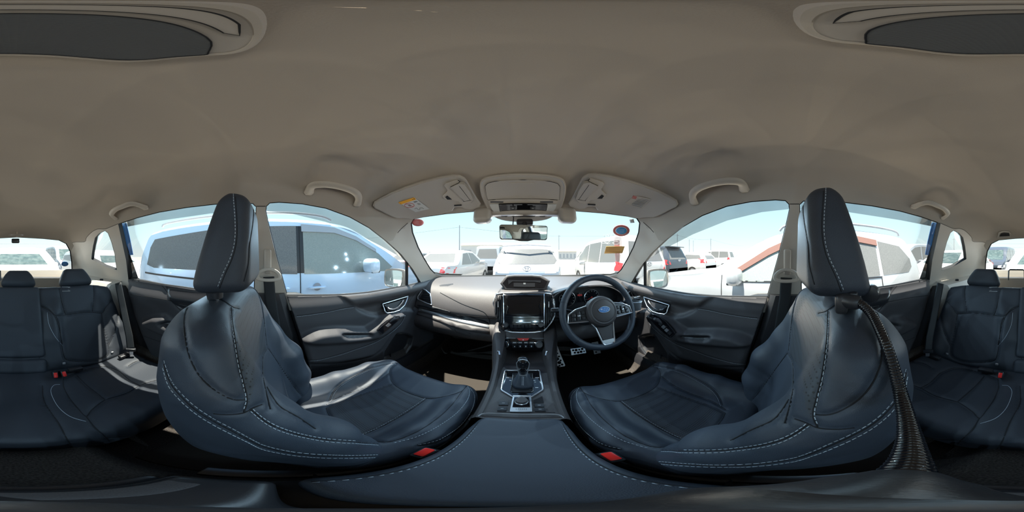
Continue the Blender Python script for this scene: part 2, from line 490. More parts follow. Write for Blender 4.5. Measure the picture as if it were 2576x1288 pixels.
def px2shell(pts, off=0.): return ray_shell(np.broadcast_to(CAM, (len(pts), 3)), dirs(pts), off)
def ae(P):
    d = P - O3; return np.stack([np.arctan2(d[:, 0], d[:, 1]), np.arctan2(d[:, 2], np.hypot(d[:, 0], d[:, 1]))], 1)
def fromae(A):
    D = np.stack([np.sin(A[:, 0]) * np.cos(A[:, 1]), np.cos(A[:, 0]) * np.cos(A[:, 1]), np.sin(A[:, 1])], 1)
    return D
W_FRONT = [(1327, 549), (1260, 541), (1190, 532), (1120, 538), (1062, 546), (1040, 551), (1033, 562), (1036, 585), (1050, 622), (1066, 652), (1082, 678), (1094, 690), (1112, 696), (1200, 698), (1327, 698)]
W_FDOOR = [(668, 532), (669, 519), (678, 510), (702, 508), (760, 512), (820, 523), (880, 545), (930, 573), (975, 608), (1010, 640), (1038, 676), (1060, 712), (1030, 718), (1000, 724), (927, 737), (857, 742), (790, 744), (722, 744), (710, 700), (696, 650), (684, 600), (674, 560)]
W_RDOOR = [(297, 563), (345, 547), (400, 533), (470, 521), (540, 513), (600, 510), (636, 511), (645, 520), (643, 600), (641, 700), (640, 745), (600, 744), (520, 738), (450, 728), (400, 718), (350, 707), (323, 704), (317, 654), (306, 604)]
W_QUART = [(239, 598), (249, 587), (264, 580), (272, 586), (281, 609), (289, 639), (294, 679), (280, 676), (261, 669), (240, 657), (230, 652), (231, 639), (234, 619)]
W_REAR = [(39, 596), (110, 600), (150, 604), (168, 613), (178, 632), (182, 660), (183, 688), (182, 700), (39, 700)]
EL0 = -.34
def outline_ae(px, flat0=None):
    q = dens(px, 9, True); P = px2shell(q); a = ae(P)
    if flat0 == 'front': a = a[P[:, 0] < 1e-4 + .02]; a[:, 0] = np.minimum(a[:, 0], 0)
    if flat0 == 'rear': a[:, 0] = np.where(a[:, 0] > 0, -PI, a[:, 0])
    return a
hf = outline_ae(W_FRONT); hf[:, 0] = np.minimum(hf[:, 0], -1e-4)
hr = outline_ae(W_REAR); hr[:, 0] = np.where(hr[:, 0] > 0, -PI + 1e-4, hr[:, 0]); 
holes = [hf, outline_ae(W_FDOOR), outline_ae(W_RDOOR), outline_ae(W_QUART), hr]
def seam_ae(px): return ae(px2shell(dens(px, 9)))
SE_A = [(1000, 586), (1010, 575), (1026, 561)]
SE_B = [(645, 519), (668, 519)]
SE_Q = [(297, 563), (280, 570), (264, 576), (247, 576), (232, 583), (218, 597), (213, 608), (190, 609), (182, 611)]
outer = dens([(-PI, EL0), (0, EL0), (0, PI / 2 - .015), (-PI, PI / 2 - .015)], .05, True)
V2, T = cdt(outer, holes, [seam_ae(SE_Q)], step=.035)
P = ray_shell(np.broadcast_to(O3, (len(V2), 3)), fromae(V2))
P[np.abs(V2[:, 0]) < 2e-3, 0] = 0; P[np.abs(V2[:, 0] + PI) < 2e-3, 0] = 0
cen = topx(P[T].mean(1)); cp = P[T].mean(1)
reg = np.zeros(len(T), int)
fr = cen[:, 0]
yq = np.interp(fr, [182, 190, 213, 218, 232, 247, 264, 280, 297], [611, 609, 608, 597, 583, 576, 576, 570, 563])
reg[(fr > 940) & (fr < 1160) & (cen[:, 1] > 561 + (1028 - fr) * .9) & (cen[:, 1] > 560)] = 1
reg[(fr > 600) & (fr < 760) & (cen[:, 1] > 519)] = 2
reg[(fr > 183) & (fr <= 340) & (cen[:, 1] > yq)] = 3
reg[((fr <= 183)) & (cen[:, 1] > 604)] = 4
SHELL_V, SHELL_T = P, T
# mirror and weld on the centre plane
def half_and_mirror(P, T, keep_both=True):
    mb = MB(); mb.add(P, T); Q = P.copy(); Q[:, 0] *= -1; mb.add(Q, T[:, ::-1]); return mb
def weld(o, d=.0015):
    bm = bmesh.new(); bm.from_mesh(o.data); bmesh.ops.remove_doubles(bm, verts=bm.verts, dist=d)
    bmesh.ops.recalc_face_normals(bm, faces=bm.faces); bm.to_mesh(o.data); bm.free()
    o.data.polygons.foreach_set('use_smooth', [True] * len(o.data.polygons)); o.data.update()
def compact(P, T):
    u, inv = np.unique(T, return_inverse=True); return P[u], inv.reshape(T.shape)
a, b = compact(P, T[reg == 0])
top = (b[:, 0] * 0 > 1)
ceil = half_and_mirror(a, b)
capv = [v for v in ()]
# close the small opening at the very top
ceil_o = ceil.build('ceiling', M['headliner'], mirror=False, auto=0); struct(ceil_o, 'warm grey woven headliner over the whole cabin'); weld(ceil_o)
bm = bmesh.new(); bm.from_mesh(ceil_o.data)
tope = [e for e in bm.edges if e.is_boundary and all(v.co.z > 1.6 and abs(v.co.x) < .02 and abs(v.co.y) < .02 for v in e.verts)]
if tope: bmesh.ops.holes_fill(bm, edges=tope)
bm.to_mesh(ceil_o.data); bm.free()
CEIL_BVH = mkbvh(P, T)
names = {1: ('trim_1', 'trim_2', 'front pillar'), 2: ('trim_3', 'trim_4', 'middle pillar'), 3: ('trim_5', 'trim_6', 'rear quarter')}
for k, (nl, nr, w) in names.items():
    a, b = compact(P, T[reg == k])
    for MIR, nm, sd_ in ((1, nl, 'left'), (-1, nr, 'right')):
        # inner skin plus an outer skin 4 cm out gives the pillar its thickness
        N = n_shell(a); mb = MB(); mb.add(a, b); mb.add(a + N * .034, b[:, ::-1])
        n0 = len(a)
        o = mb.build(nm, M['beige'], auto=50); struct(o, f'pale grey plastic trim of the {sd_} {w}')
MIR = 1
a, b = compact(P, T[reg == 4]); o = half_and_mirror(a, b).build('trim_7', M['beige'], mirror=False, auto=0); weld(o); struct(o, 'pale trim around the rear window')

# window reveals (black rubber), glass panes
def rim(px, w0, w1, inn, depth0=0., depth1=.035, smooth=True):
    """ring of rubber round an opening: from the shell edge outwards, then inwards across the glass by inn pixels"""
    q = dens(px, 9, True); A = px2shell(q); N = n_shell(A)
    c = q.mean(0); nn = len(q)
    t = np.roll(q, -1, 0) - np.roll(q, 1, 0); nrm = np.stack([t[:, 1], -t[:, 0]], 1); nrm /= np.linalg.norm(nrm, axis=1)[:, None] + 1e-9
    area = .5 * np.sum(q[:, 0] * np.roll(q[:, 1], -1) - np.roll(q[:, 0], -1) * q[:, 1])
    if area > 0: nrm = -nrm
    B = A + N * depth1; qi = q + nrm * inn
    Cc = px2shell(qi, depth1 * .9)
    V = list(A) + list(B) + list(Cc); F = []
    for i in range(nn):
        j = (i + 1) % nn; F.append((i, j, nn + j, nn + i)); F.append((nn + i, nn + j, 2 * nn + j, 2 * nn + i))
    return V, F, qi
def pane(px, off, step=14):
    V2, T2 = cdt(dens(px, 7, True), step=step); return px2shell(V2, off), T2
def full(pxl):
    """3-D outline of the whole (both halves) front or rear opening as a list of points, left then right"""
    return pxl
def panes(px, name, depth, inn, m_rim='rubber', lab='', g='glass', idx=(1, 2)):
    global MIR
    for MIR, i, sd_ in ((1, idx[0], 'left'), (-1, idx[1], 'right')):
        Vr, Fr, qi = rim(px, 0, 0, inn, depth1=depth)
        p, t = pane(qi, depth * .75)
        root = MB().add(p, t).build(f'window_{i}', M[g], auto=0); struct(root, f'{lab} on the {sd_} side')
        MB().add(Vr, Fr).build('window_frame', M[m_rim], parent=root, auto=30)
        yield root, qi, sd_
    MIR = 1
for root, qi, sd_ in panes(W_FDOOR, 'w', .03, 2.0, lab='front door window glass', idx=(1, 2)):
    # upright divider bar of the small front pane
    P0 = px2shell([(1023, 650), (1023, 722)], .018); mb = MB()
    L = dens(P0, .03); N = n_shell(L); mb.add(*tube(L, .011, 8, up=N)); mb.build('divider_bar', M['rubber'], parent=root)
for root, qi, sd_ in panes(W_RDOOR, 'w', .03, 2.0, lab='rear door window glass', idx=(3, 4)):
    bar = px2shell([(296, 562), (305, 604), (316, 654), (322, 706)], .034); bar2 = px2shell([(306, 562), (314, 604), (328, 642), (351, 708)], .040)
    mb = MB(); mb.add(list(bar) + list(bar2), [(i, i + 1, 5 + i, 4 + i) for i in range(3)])
    mb.build('rear_sash', M['rubber'], parent=root, auto=0)
    b1 = px2shell([(305, 562), (313, 604), (327, 642)], .042); b2 = px2shell([(317, 561), (327, 604), (334, 641)], .060)
    MB().add(list(b1) + list(b2), [(0, 1, 4, 3), (1, 2, 5, 4)]).add(*tube(cat(b1, 4), .004)).add(*tube(cat(b2, 4), .004)).build('painted_pillar', M['paint_blue'], parent=root, auto=0)
for root, qi, sd_ in panes(W_QUART, 'w', .03, 1.0, lab='small rear quarter glass', idx=(5, 6)): pass
# windscreen and rear window: half outline, mirrored and welded
def big_window(px, idx, label, depth, inn, side):
    h = [p for p in px]; q = dens(px, 9); A = px2shell(q); 
    A = A[A[:, 0] <= .002]; A[0, 0] = 0; A[-1, 0] = 0
    Rr = A[1:-1][::-1] * [-1, 1, 1]; ring = np.vstack([A, Rr]); N = n_shell(ring); B = ring + N * depth
    a2 = ae(ring); sgn = a2[:, 0].copy()
    if side == 'rear': sgn = np.where(ring[:, 0] > 0, -(PI - a2[:, 0]) - 0, PI + a2[:, 0]); loc = np.stack([np.where(ring[:, 0] > 0, -(PI - np.abs(a2[:, 0])), PI - np.abs(a2[:, 0])), a2[:, 1]], 1)
    else: loc = a2
    c = loc.mean(0); k = 1 - inn
    li = c + (loc - c) * k
    V2_, T_ = cdt(li, step=.05)
    def back(L):
        if side == 'rear': az = PI - np.abs(L[:, 0]); az = np.where(L[:, 0] < 0, az, -az); A_ = np.stack([az, L[:, 1]], 1)
        else: A_ = L
        return ray_shell(np.broadcast_to(O3, (len(L), 3)), fromae(A_), depth * .8)
    root = MB().add(back(V2_), T_).build(f'window_{idx}', M['glass'], auto=0); struct(root, label)
    Cc = back(li); n = len(ring); mb = MB(); F = []
    for i in range(n):
        j = (i + 1) % n; F += [(i, j, n + j, n + i), (n + i, n + j, 2 * n + j, 2 * n + i)]
    mb.add(list(ring) + list(B) + list(Cc), F).build('window_frame', M['rubber'], parent=root, auto=30)
    return root
ws_root = big_window(W_FRONT, 7, 'windscreen glass', .02, .012, 'front')
rw_root = big_window(W_REAR, 8, 'rear window glass with heating lines', .03, .02, 'rear')
mb = MB()
for k in range(9):
    yy = 612 + k * 9.5
    q = np.array([(39 + x, yy + 1.5 * (1 - (x / 150) ** 2)) for x in np.linspace(-118, 122, 24)]); q[:, 0] %= 2576
    mb.add(*tube(px2shell(q, .022), .0007, 4))
mb.build('heating_lines', M['black'], parent=rw_root)
# seam lines in the trim
mb = MB()
for MIR in (1, -1):
    pass
MIR = 1
for sg in (1, -1):
    for s_ in (SE_A, SE_B, SE_Q):
        L = px2shell(cat(s_, 6), -.0005); L[:, 0] *= sg; mb.add(*tube(L, .0016, 5))
o = mb.build('trim_8', M['groove'], auto=0); struct(o, 'dark joint lines between headliner and pillar trims')

# smoked rain guards outside the door windows
G1 = [(668, 507), (702, 504), (760, 508), (820, 519), (880, 541), (930, 569), (975, 604), (1010, 634), (1017, 652), (959, 619), (903, 591), (819, 558), (735, 538), (671, 531)]
G2 = [(305, 559), (345, 545), (400, 531), (470, 518), (540, 511), (642, 507), (642, 531), (530, 537), (398, 556), (316, 571)]
for MIR, sd_ in ((1, 'left'), (-1, 'right')):
    for g_, w in ((G1, 'front'), (G2, 'rear')):
        p, t = pane(g_, .055, 20); N = n_shell(p); mb = MB(); mb.add(p, t); be = bedges(t)
        o = mb.build('rain_guard', M['visor_s'], auto=0)
        tag(o, f'smoked acrylic rain guard over the {sd_} {w} door window', 'rain guard', 'rain guards over the door windows')
MIR = 1
# ================================================================ lower cabin: floor, side walls, door linings
def boxobj(name, c, s, m, parent=None, b=.004, seg=2, rot=None):
    return MB().add(*rbox(c, s, b, seg, rot)).build(name, m, parent)
# floor with centre tunnel
xs = np.linspace(-.80, .80, 65); ys = np.linspace(-2.05, 1.75, 80)
Xg, Yg = np.meshgrid(xs, ys)
Zg = .36 + .14 * sstep(.20, .10, np.abs(Xg)) + .42 * np.clip((Yg - 1.18) / .55, 0, 1) ** 1.3 * 1.0 + .18 * sstep(.62, .76, np.abs(Xg)) + .04 * sstep(-.42, -.60, Yg)
mb = MB(); V = np.stack([Xg, Yg, Zg], -1).reshape(-1, 3); n1 = len(xs)
mb.add(V, [(j * n1 + i, j * n1 + i + 1, (j + 1) * n1 + i + 1, (j + 1) * n1 + i) for j in range(len(ys) - 1) for i in range(n1 - 1)])
struct(mb.build('floor', M['carpet'], auto=0), 'dark carpeted cabin floor with centre tunnel')
for sg, nm in ((-1, 'left'), (1, 'right')):
    mb = MB(); mb.add(*rbox((sg * .815, -.1, .66), (.03, 3.9, .72), .002))
    struct(mb.build(f'wall_{nm}', M['black'], auto=30), f'inner body side behind the {nm} doors')
struct(MB().add(*rbox((0, 1.78, .66), (1.66, .03, .62), .002)).build('wall_front', M['carpet']), 'bulkhead below the dashboard')
struct(MB().add(*rbox((0, -2.05, .68), (1.66, .03, .78), .002)).build('wall_back', M['beige']), 'tailgate lining below the rear window')
# pale sill trim of the luggage area behind the rear seat
for sg, nm in ((-1, '9'), (1, '10')):
    V, F = loft([[(sg * .80, y, 1.06), (sg * .66, y, 1.03), (sg * .62, y, .98), (sg * .60, y, .60), (sg * .80, y, .60)] for y in np.linspace(-2.03, -1.02, 12)])
    struct(MB().add(V, F).build(f'trim_{nm}', M['beige'], auto=30), 'pale luggage bay side trim under the quarter window')

PAD_DX = .0
def relief(yr, zr, step, base, regs, outline, thick=.03):
    """door lining: height field over (y,z); regs = [(poly, target inward height, soft, mat index or None)]"""
    Q, F = cdt(dens(outline, .012, True), step=step)
    H = base(Q[:, 0], Q[:, 1])
    for poly, tgt, soft, mi in regs:
        sdv = sdpoly(Q, poly); w = sstep(soft * .5, -soft * .5, sdv)
        tg = tgt(Q[:, 0], Q[:, 1]) if callable(tgt) else tgt
        H = H * (1 - w) + tg * w
    # two light smoothing passes keep the steps round
    e_ = np.concatenate([F[:, [0, 1]], F[:, [1, 2]], F[:, [2, 0]]])
    for _ in range(2):
        acc = np.zeros_like(H); c = np.zeros_like(H)
        np.add.at(acc, e_[:, 0], H[e_[:, 1]]); np.add.at(c, e_[:, 0], 1); np.add.at(acc, e_[:, 1], H[e_[:, 0]]); np.add.at(c, e_[:, 1], 1)
        H = .5 * H + .5 * acc / np.maximum(c, 1)
    V = np.stack([-.775 + H, Q[:, 0], Q[:, 1]], 1)
    cen = Q[F].mean(1); mi_ = np.zeros(len(F), int)
    for poly, tgt, soft, mi in regs:
        if mi is not None: mi_[inpoly(cen, poly)] = mi
    n0 = len(V); idx = {}; be = bedges(F); V = list(V); F = [tuple(f) for f in F]; mi_ = list(mi_)
    for a_, b_ in be:
        for q in (a_, b_):
            if q not in idx: idx[q] = len(V); V.append(np.array([-.80, V[q][1], V[q][2]]))
        F.append((b_, a_, idx[a_], idx[b_])); mi_.append(0)
    return V, F, mi_
def yz(px, x): return onplane(px, 0, x)[:, 1:]
def DP(l, o=(740, 700), s=4.6): return [(o[0] + a_ / s, o[1] + b_ / s) for a_, b_ in l]

def plane_of(B_, px):
    P_, N_, ok = cast(B_, dens(px, 2.5, True)); P_ = P_[ok]; c = P_.mean(0); u, sv, vt = np.linalg.svd(P_ - c); n = vt[2]
    if n @ (CAM - c) < 0: n = -n
    lift = np.percentile((P_ - c) @ n, 97); return c + n * lift, n
def onpl(px, pl, h=0.):
    D = dirs(px); c, n = pl; c = c + n * h; t = ((c - CAM) @ n) / (D @ n); return CAM + D * t[:, None]
def ppatch(px, pl, h0, h1):
    """flat piece between heights h0 and h1 above the plane"""
    a_ = onpl(px, pl, h1); b_ = a_ - pl[1] * (h1 - h0); n = len(a_)
    return list(a_) + list(b_), [tuple(range(n))] + [(i, (i + 1) % n, n + (i + 1) % n, n + i) for i in range(n)]
# ---- front door
sill = DP([(-80, 203), (0, 203), (270, 202), (540, 196), (860, 168), (1200, 108), (1330, 86), (1470, 50), (1560, 20)])
line_a = DP([(540, 196), (620, 250), (715, 325), (780, 380), (880, 425), (960, 437), (1100, 418), (1200, 393), (1300, 365), (1420, 378)])
out_f = list(yz(sill, -.765)) + [(1.22, 1.04), (1.22, .44), (.30, .44)] + list(yz([(800, 975), (790, 955), (779, 915), (765, 868), (742, 800), (727, 760)], -.70))
upper_fwd = list(yz(line_a, -.715)) + [(1.22, .97), (1.22, 1.06)] + [tuple(p) for p in yz(sill[::-1][:6], -.75)]
arm = list(yz(DP([(110, 748), (170, 715), (250, 682), (320, 660), (400, 647), (530, 633), (700, 628), (880, 626), (940, 590), (1010, 545), (1100, 465), (1180, 400), (1240, 382), (1290, 400), (1295, 450), (1260, 510), (1200, 570), (1110, 640), (1010, 700), (880, 732), (700, 755), (500, 770), (300, 782), (200, 778), (130, 768)]), -.665))
body_mid = list(yz(DP([(110, 748), (400, 700), (880, 700), (1010, 600), (1180, 420), (1260, 400), (1290, 470), (1240, 560), (1150, 700), (1040, 850), (950, 920), (800, 962), (500, 1012), (200, 1022), (160, 960), (125, 850)]), -.675))
pocket = list(yz(DP([(540, 640), (565, 670), (620, 686), (740, 682), (880, 662), (885, 640), (700, 640)]), -.68))
lowpad = list(yz(DP([(200, 1022), (500, 1012), (800, 962), (950, 920), (1040, 850), (1100, 960), (1160, 960), (1250, 900), (1340, 780), (1500, 800), (1500, 1300), (260, 1300)]), -.71))
spk = list(yz(DP([(1050, 850), (1120, 740), (1180, 652), (1240, 640), (1320, 655), (1365, 685), (1340, 780), (1290, 850), (1240, 900), (1150, 950), (1040, 950)]), -.73))
hrec = list(yz(DP([(1020, 297), (1318, 208), (1292, 285), (1215, 372), (1075, 403), (1045, 360)]), -.735))
def door_base(y, z):
    h = .010 + .030 * sstep(1.06, .99, z) + .012 * sstep(.99, .90, z)
    return h
regs = [(upper_fwd, lambda y, z: .018 + .034 * sstep(1.06, 1.015, z) - .03 * sstep(1.0, .95, z), .02, 1),
        (lowpad, .055, .02, 2), (body_mid, lambda y, z: .085 + .0 * y, .045, 0),
        (arm, lambda y, z: .115 + .01 * sstep(.85, .9, z), .03, 0), (pocket, .082, .016, 2), (spk, .020, .02, 2),
        (hrec, .018, .008, 2)]
V, F, mi = relief((.02, 1.26), (.43, 1.08), .0062, door_base, regs, out_f)
FD = (V, F, mi); FD_BVH = mkbvh(V, F)
def front_door():
    sd_ = 'left' if MIR > 0 else 'right'
    root = thing('door_1' if MIR > 0 else 'door_2', f'{sd_} front door lining in charcoal leather and plastic under the window', 'door', (-.78, .5, .45), kind='structure')
    MB().add(V, F, mi).build('lining', [M['door'], M['dash'], M['black']], root, auto=0)
    b = FD_BVH
    stitches(b, DP([(30, 445), (200, 425), (400, 392), (560, 358), (700, 338)]), L=.005).build('stitching', M['thread'], root, auto=0)
    mb = stitches(b, DP([(160, 958), (280, 950), (400, 922), (560, 880), (700, 830), (830, 788), (950, 740), (1080, 660), (1160, 600), (1230, 535), (1272, 470), (1285, 420)]), L=.005)
    mb.build('stitching', M['thread'], root, auto=0)
    mb = MB()
    for l in ([(28, 432), (200, 412), (400, 380), (560, 345), (700, 325)], [(160, 948), (280, 940), (400, 912), (700, 820), (950, 730), (1080, 650), (1225, 525), (1272, 440)], [(200, 1022), (500, 1012), (800, 962), (950, 920), (1030, 855)]):
        MB().add(*seam(b, DP(l), .0014)).build('seam', M['groove'], root, auto=0)
    MB().add(*seam(b, DP([(1430, 130), (1380, 200), (1330, 280), (1300, 365)]), .001)).build('seam', M['groove'], root, auto=0)
    # chrome surround, recessed shell and lever of the inside handle
    outl = DP([(1022, 297), (1318, 208), (1300, 262), (1278, 312), (1215, 372), (1150, 392), (1075, 403), (1052, 385), (1040, 345)])
    inn = DP([(1046, 308), (1282, 240), (1262, 285), (1205, 352), (1150, 372), (1088, 382), (1072, 370)])
    pl = plane_of(b, outl)
    MB().add(*tube(onpl(dens(outl, 2.5, True), pl, .003), .0036, 8, True)).build('handle_bezel', M['silver'], root)
    MB().add(*ppatch(inn, pl, -.006, .0015)).build('handle_recess', M['black'], root, auto=30)
    L1 = onpl(cat(DP([(1262, 255), (1240, 292), (1195, 338), (1145, 356), (1100, 352), (1078, 335)]), 6), pl, .010)
    MB().add(*tube(L1, [.0045] * 12 + [.0058] * (len(L1) - 12), 8)).build('door_handle', M['chrome'], root)
    MB().add(*ppatch(DP([(1062, 325), (1098, 298), (1106, 352), (1080, 366)]), pl, 0, .008)).build('lock_lever', M['black_s'], root, auto=30)
    sw = DP([(962, 600), (1030, 540), (1085, 492), (1140, 455), (1180, 437), (1215, 437), (1222, 452), (1195, 500), (1110, 575), (1022, 648)]) if MIR > 0 else DP([(950, 610), (1000, 550), (1060, 485), (1120, 440), (1180, 408), (1225, 402), (1250, 420), (1235, 470), (1190, 520), (1100, 600), (1015, 665)])
    pl = plane_of(b, sw)
    sp = MB().add(*ppatch(sw, pl, -.02, .002)).build('switch_panel', M['gloss'], root, auto=30)
    MB().add(*tube(onpl(dens(sw, 3, True), pl, .002), .0016, 6, True)).build('panel_edge', M['black_s'], sp)
    if MIR > 0:
        MB().add(*ppatch(DP([(1062, 552), (1100, 518), (1124, 534), (1086, 566)]), pl, .002, .008)).build('window_switch', M['silver'], sp, auto=30)
    else:
        for q in ([(985, 612), (1015, 588), (1043, 612), (1012, 637)], [(1022, 582), (1050, 558), (1078, 580), (1049, 606)], [(1060, 545), (1088, 522), (1112, 545), (1084, 570)], [(1096, 513), (1124, 492), (1146, 512), (1118, 535)]):
            MB().add(*ppatch(DP(q), pl, .002, .009)).build('window_switch', M['silver'] if q[0][0] in (1022, 1060) else M['black_s'], sp, auto=30)
        P1 = onpl(DP([(1178, 455)]), pl, .002); MB().add(*lathe([(.008, 0), (.008, .008), (.0065, .011), (.001, .011)], P1[0], pl[1], 20)).build('mirror_knob', M['silver_p'], sp)
        for q in ([(1140, 470), (1155, 455), (1170, 480), (1155, 492)], [(1195, 425), (1215, 415), (1222, 432), (1205, 445)], [(1200, 455), (1218, 445), (1222, 462), (1206, 472)]):
            MB().add(*ppatch(DP(q), pl, .002, .006)).build('mirror_switch', M['black_s'], sp, auto=30)
    # speaker grille edge and pocket divider
    P1, N1, ok = cast_fill(b, cat(DP([(1180, 652), (1240, 640), (1320, 655), (1365, 685), (1340, 780), (1290, 850), (1240, 900), (1160, 950)]), 5))
    MB().add(*tube(P1 + N1 * .001, .0025, 6)).build('speaker_rim', M['black_s'], root)
    P1, N1, ok = cast_fill(b, DP([(1105, 925), (1105, 860)])); MB().add(*tube(P1 + N1 * .012, .004, 8)).build('pocket_peg', M['black_s'], root)
    # rubber strip along the window sill
    P1 = onplane(cat(sill, 3), 0, -.772); P1[:, 2] += .002
    MB().add(*tube(P1, .006, 8)).build('sill_strip', M['rubber'], root)
# ---- rear door
def RP(l): return [(a_ / 1.987, 640 + b_ / 1.987) for a_, b_ in l]
silr = RP([(640, 128), (700, 132), (800, 150), (914, 166), (1040, 184), (1180, 196), (1290, 206)])
out_r = list(yz(silr, -.765)) + [(-.10, .44), (-.62, .44)] + list(yz(RP([(900, 700), (800, 600), (735, 500), (690, 400), (660, 320), (640, 240)]), -.70))
pad_r = list(yz(RP([(640, 200), (800, 222), (858, 232), (930, 310), (1000, 330), (1290, 335), (1290, 440), (900, 400), (840, 378), (780, 345), (700, 330), (680, 320), (655, 260)]), -.71))
arm_r = list(yz(RP([(682, 345), (740, 326), (790, 328), (850, 375), (1290, 420), (1290, 500), (850, 440), (740, 395), (700, 375)]), -.66))
up_r = list(yz(RP([(805, 150), (830, 180), (858, 232), (895, 265), (1000, 300), (1290, 330), (1290, 206), (1040, 184), (914, 166)]), -.74))
pk_r = list(yz(RP([(790, 350), (850, 378), (910, 388), (900, 372), (820, 340)]), -.68))
reg2 = [(up_r, lambda y, z: .018 + .03 * sstep(1.06, 1.01, z) - .02 * sstep(1.0, .95, z), .02, 1), (arm_r, .10, .03, 0), (pk_r, .05, .012, 2)]
V2r, F2r, mi2r = relief((-1.02, -.06), (.43, 1.08), .009, lambda y, z: .012 + .035 * sstep(1.06, .98, z), reg2, out_r)
RD_BVH = mkbvh(V2r, F2r)
def rear_door():
    sd_ = 'left' if MIR > 0 else 'right'
    root = thing('door_3' if MIR > 0 else 'door_4', f'{sd_} rear door lining beside the rear seat', 'door', (-.78, -.5, .45), kind='structure')
    MB().add(V2r, F2r, mi2r).build('lining', [M['door'], M['black_s'], M['black']], root, auto=0)
    for l in ([(640, 200), (740, 212), (858, 232)], [(805, 150), (832, 185), (858, 232), (930, 310)], [(700, 400), (780, 430), (900, 460)]): MB().add(*seam(RD_BVH, RP(l), .0016)).build('seam', M['groove'], root, auto=0)
    P1, N1, ok = cast_fill(RD_BVH, cat(RP([(900, 250), (960, 262), (1050, 275), (1040, 295), (960, 290), (905, 262)]), 4, True))
    MB().add(*tube(P1 + N1 * .002, .003, 8, True)).build('door_handle', M['black_s'], root)
    P1 = onplane(cat(silr, 3), 0, -.772); P1[:, 2] += .002
    MB().add(*tube(P1, .006, 8)).build('sill_strip', M['rubber'], root)
for MIR in (1, -1):
    front_door(); rear_door()
MIR = 1
# lower middle pillar and sill covers
for MIR, sd_, nm in ((1, 'left', 'trim_11'), (-1, 'right', 'trim_12')):
    top_ = [(-.745, -.075, 1.06), (-.745, .075, 1.06), (-.80, .10, 1.06), (-.80, -.09, 1.06)]
    rings = []
    for z in (1.07, .95, .8, .62, .5, .44):
        w = 0 if z > .8 else (.8 - z) * .12
        yr_ = .075 + (1.05 - z) * .26
        rings.append([(-.80, -.10 - w, z), (-.755, -.085 - w, z), (-.735, -.06 - w, z), (-.735, yr_ - .035, z), (-.755, yr_ - .01, z), (-.80, yr_, z)])
    o = MB().add(*loft(rings)).build(nm, M['black'], auto=30); struct(o, f'charcoal lower trim of the {sd_} middle pillar')
for MIR, sd_, nm in ((1, 'left', 'trim_13'), (-1, 'right', 'trim_14')):
    o = MB().add(*loft([[(-.80, y, .50), (-.70, y, .50), (-.68, y, .46), (-.67, y, .34), (-.80, y, .34)] for y in (-.75, -.3, .2, .7, 1.25)])).build(nm, M['black'], auto=30); struct(o, f'black door sill cover on the {sd_}')
    # kick panel ahead of the door
    o = MB().add(*loft([[(-.80, 1.05, z), (-.74, 1.08, z), (-.70, 1.2, z), (-.66, 1.5, z), (-.66, 1.76, z), (-.80, 1.76, z)] for z in (.36, .6, .85, 1.0)])).build(nm.replace('13', '15').replace('14', '16'), M['black'], auto=30); struct(o, f'{sd_} kick panel at the front of the footwell')
MIR = 1
for MIR, sd_, nm in ((1, 'left', 'trim_17'), (-1, 'right', 'trim_18')):
    V_, F_ = prism([(-1.40, 1.02), (-.98, 1.02), (-.90, .95), (-.80, .70), (-.66, .50), (-.62, .36), (-1.40, .36)], -.80, -.748)
    o = MB().add([(v[2], v[0], v[1]) for v in V_], F_).build(nm, M['black'], auto=30); struct(o, f'black lower trim of the {sd_} rear pillar behind the seat belt')
MIR = 1
# floor mats
for MIR, sd_ in ((1, 'passenger'), (-1, 'driver')):
    V2_, T_ = cdt([(-.60, .45), (-.16, .45), (-.16, 1.0), (-.20, 1.22), (-.56, 1.22), (-.62, 1.0)], step=.03)
    z = .375 + .42 * np.clip((V2_[:, 1] - 1.18) / .55, 0, 1) ** 1.3
    mb = MB(); mb.add(np.c_[V2_, z], T_); be = [i for i in bedges(T_)]
    tag(mb.build('floor_mat', M['mat'], auto=0), f'ribbed dark floor mat in the {sd_} footwell', 'floor mat', 'front floor mats')
MIR = 1
# ================================================================ front seats (designed as the left one, the right one mirrored)
XC = -.372
def to_local(X, Y, Z, o, ang):
    """seat-back frame: a across, u up the back, n forward normal"""
    s, c = math.sin(ang), math.cos(ang); y = Y - o[1]; z = Z - o[2]
    return X - o[0], z * c - y * s, y * c + z * s
def sd_box(a, b, c, r): # half-size given by tuple arrays
    pass
def rb(a, u, n, ha, hu, hn, r):
    qa, qu, qn = np.abs(a) - ha + r, np.abs(u) - hu + r, np.abs(n) - hn + r
    return np.sqrt(np.maximum(qa, 0) ** 2 + np.maximum(qu, 0) ** 2 + np.maximum(qn, 0) ** 2) + np.minimum(np.maximum(qa, np.maximum(qu, qn)), 0) - r
def caps(P, pts, rad):
    """smooth capsule chain distance; P=(X,Y,Z)"""
    d = None
    for i in range(len(pts) - 1):
        a = np.array(pts[i], float); b = np.array(pts[i + 1], float); ab = b - a
        x, y, z = P[0] - a[0], P[1] - a[1], P[2] - a[2]
        t = np.clip((x * ab[0] + y * ab[1] + z * ab[2]) / (ab @ ab), 0, 1)
        q = np.sqrt((x - ab[0] * t) ** 2 + (y - ab[1] * t) ** 2 + (z - ab[2] * t) ** 2) - (rad[i] + (rad[i + 1] - rad[i]) * t)
        d = q if d is None else smin(d, q, .02)
    return d
BO = (XC, .085, .60); BA = math.radians(15)
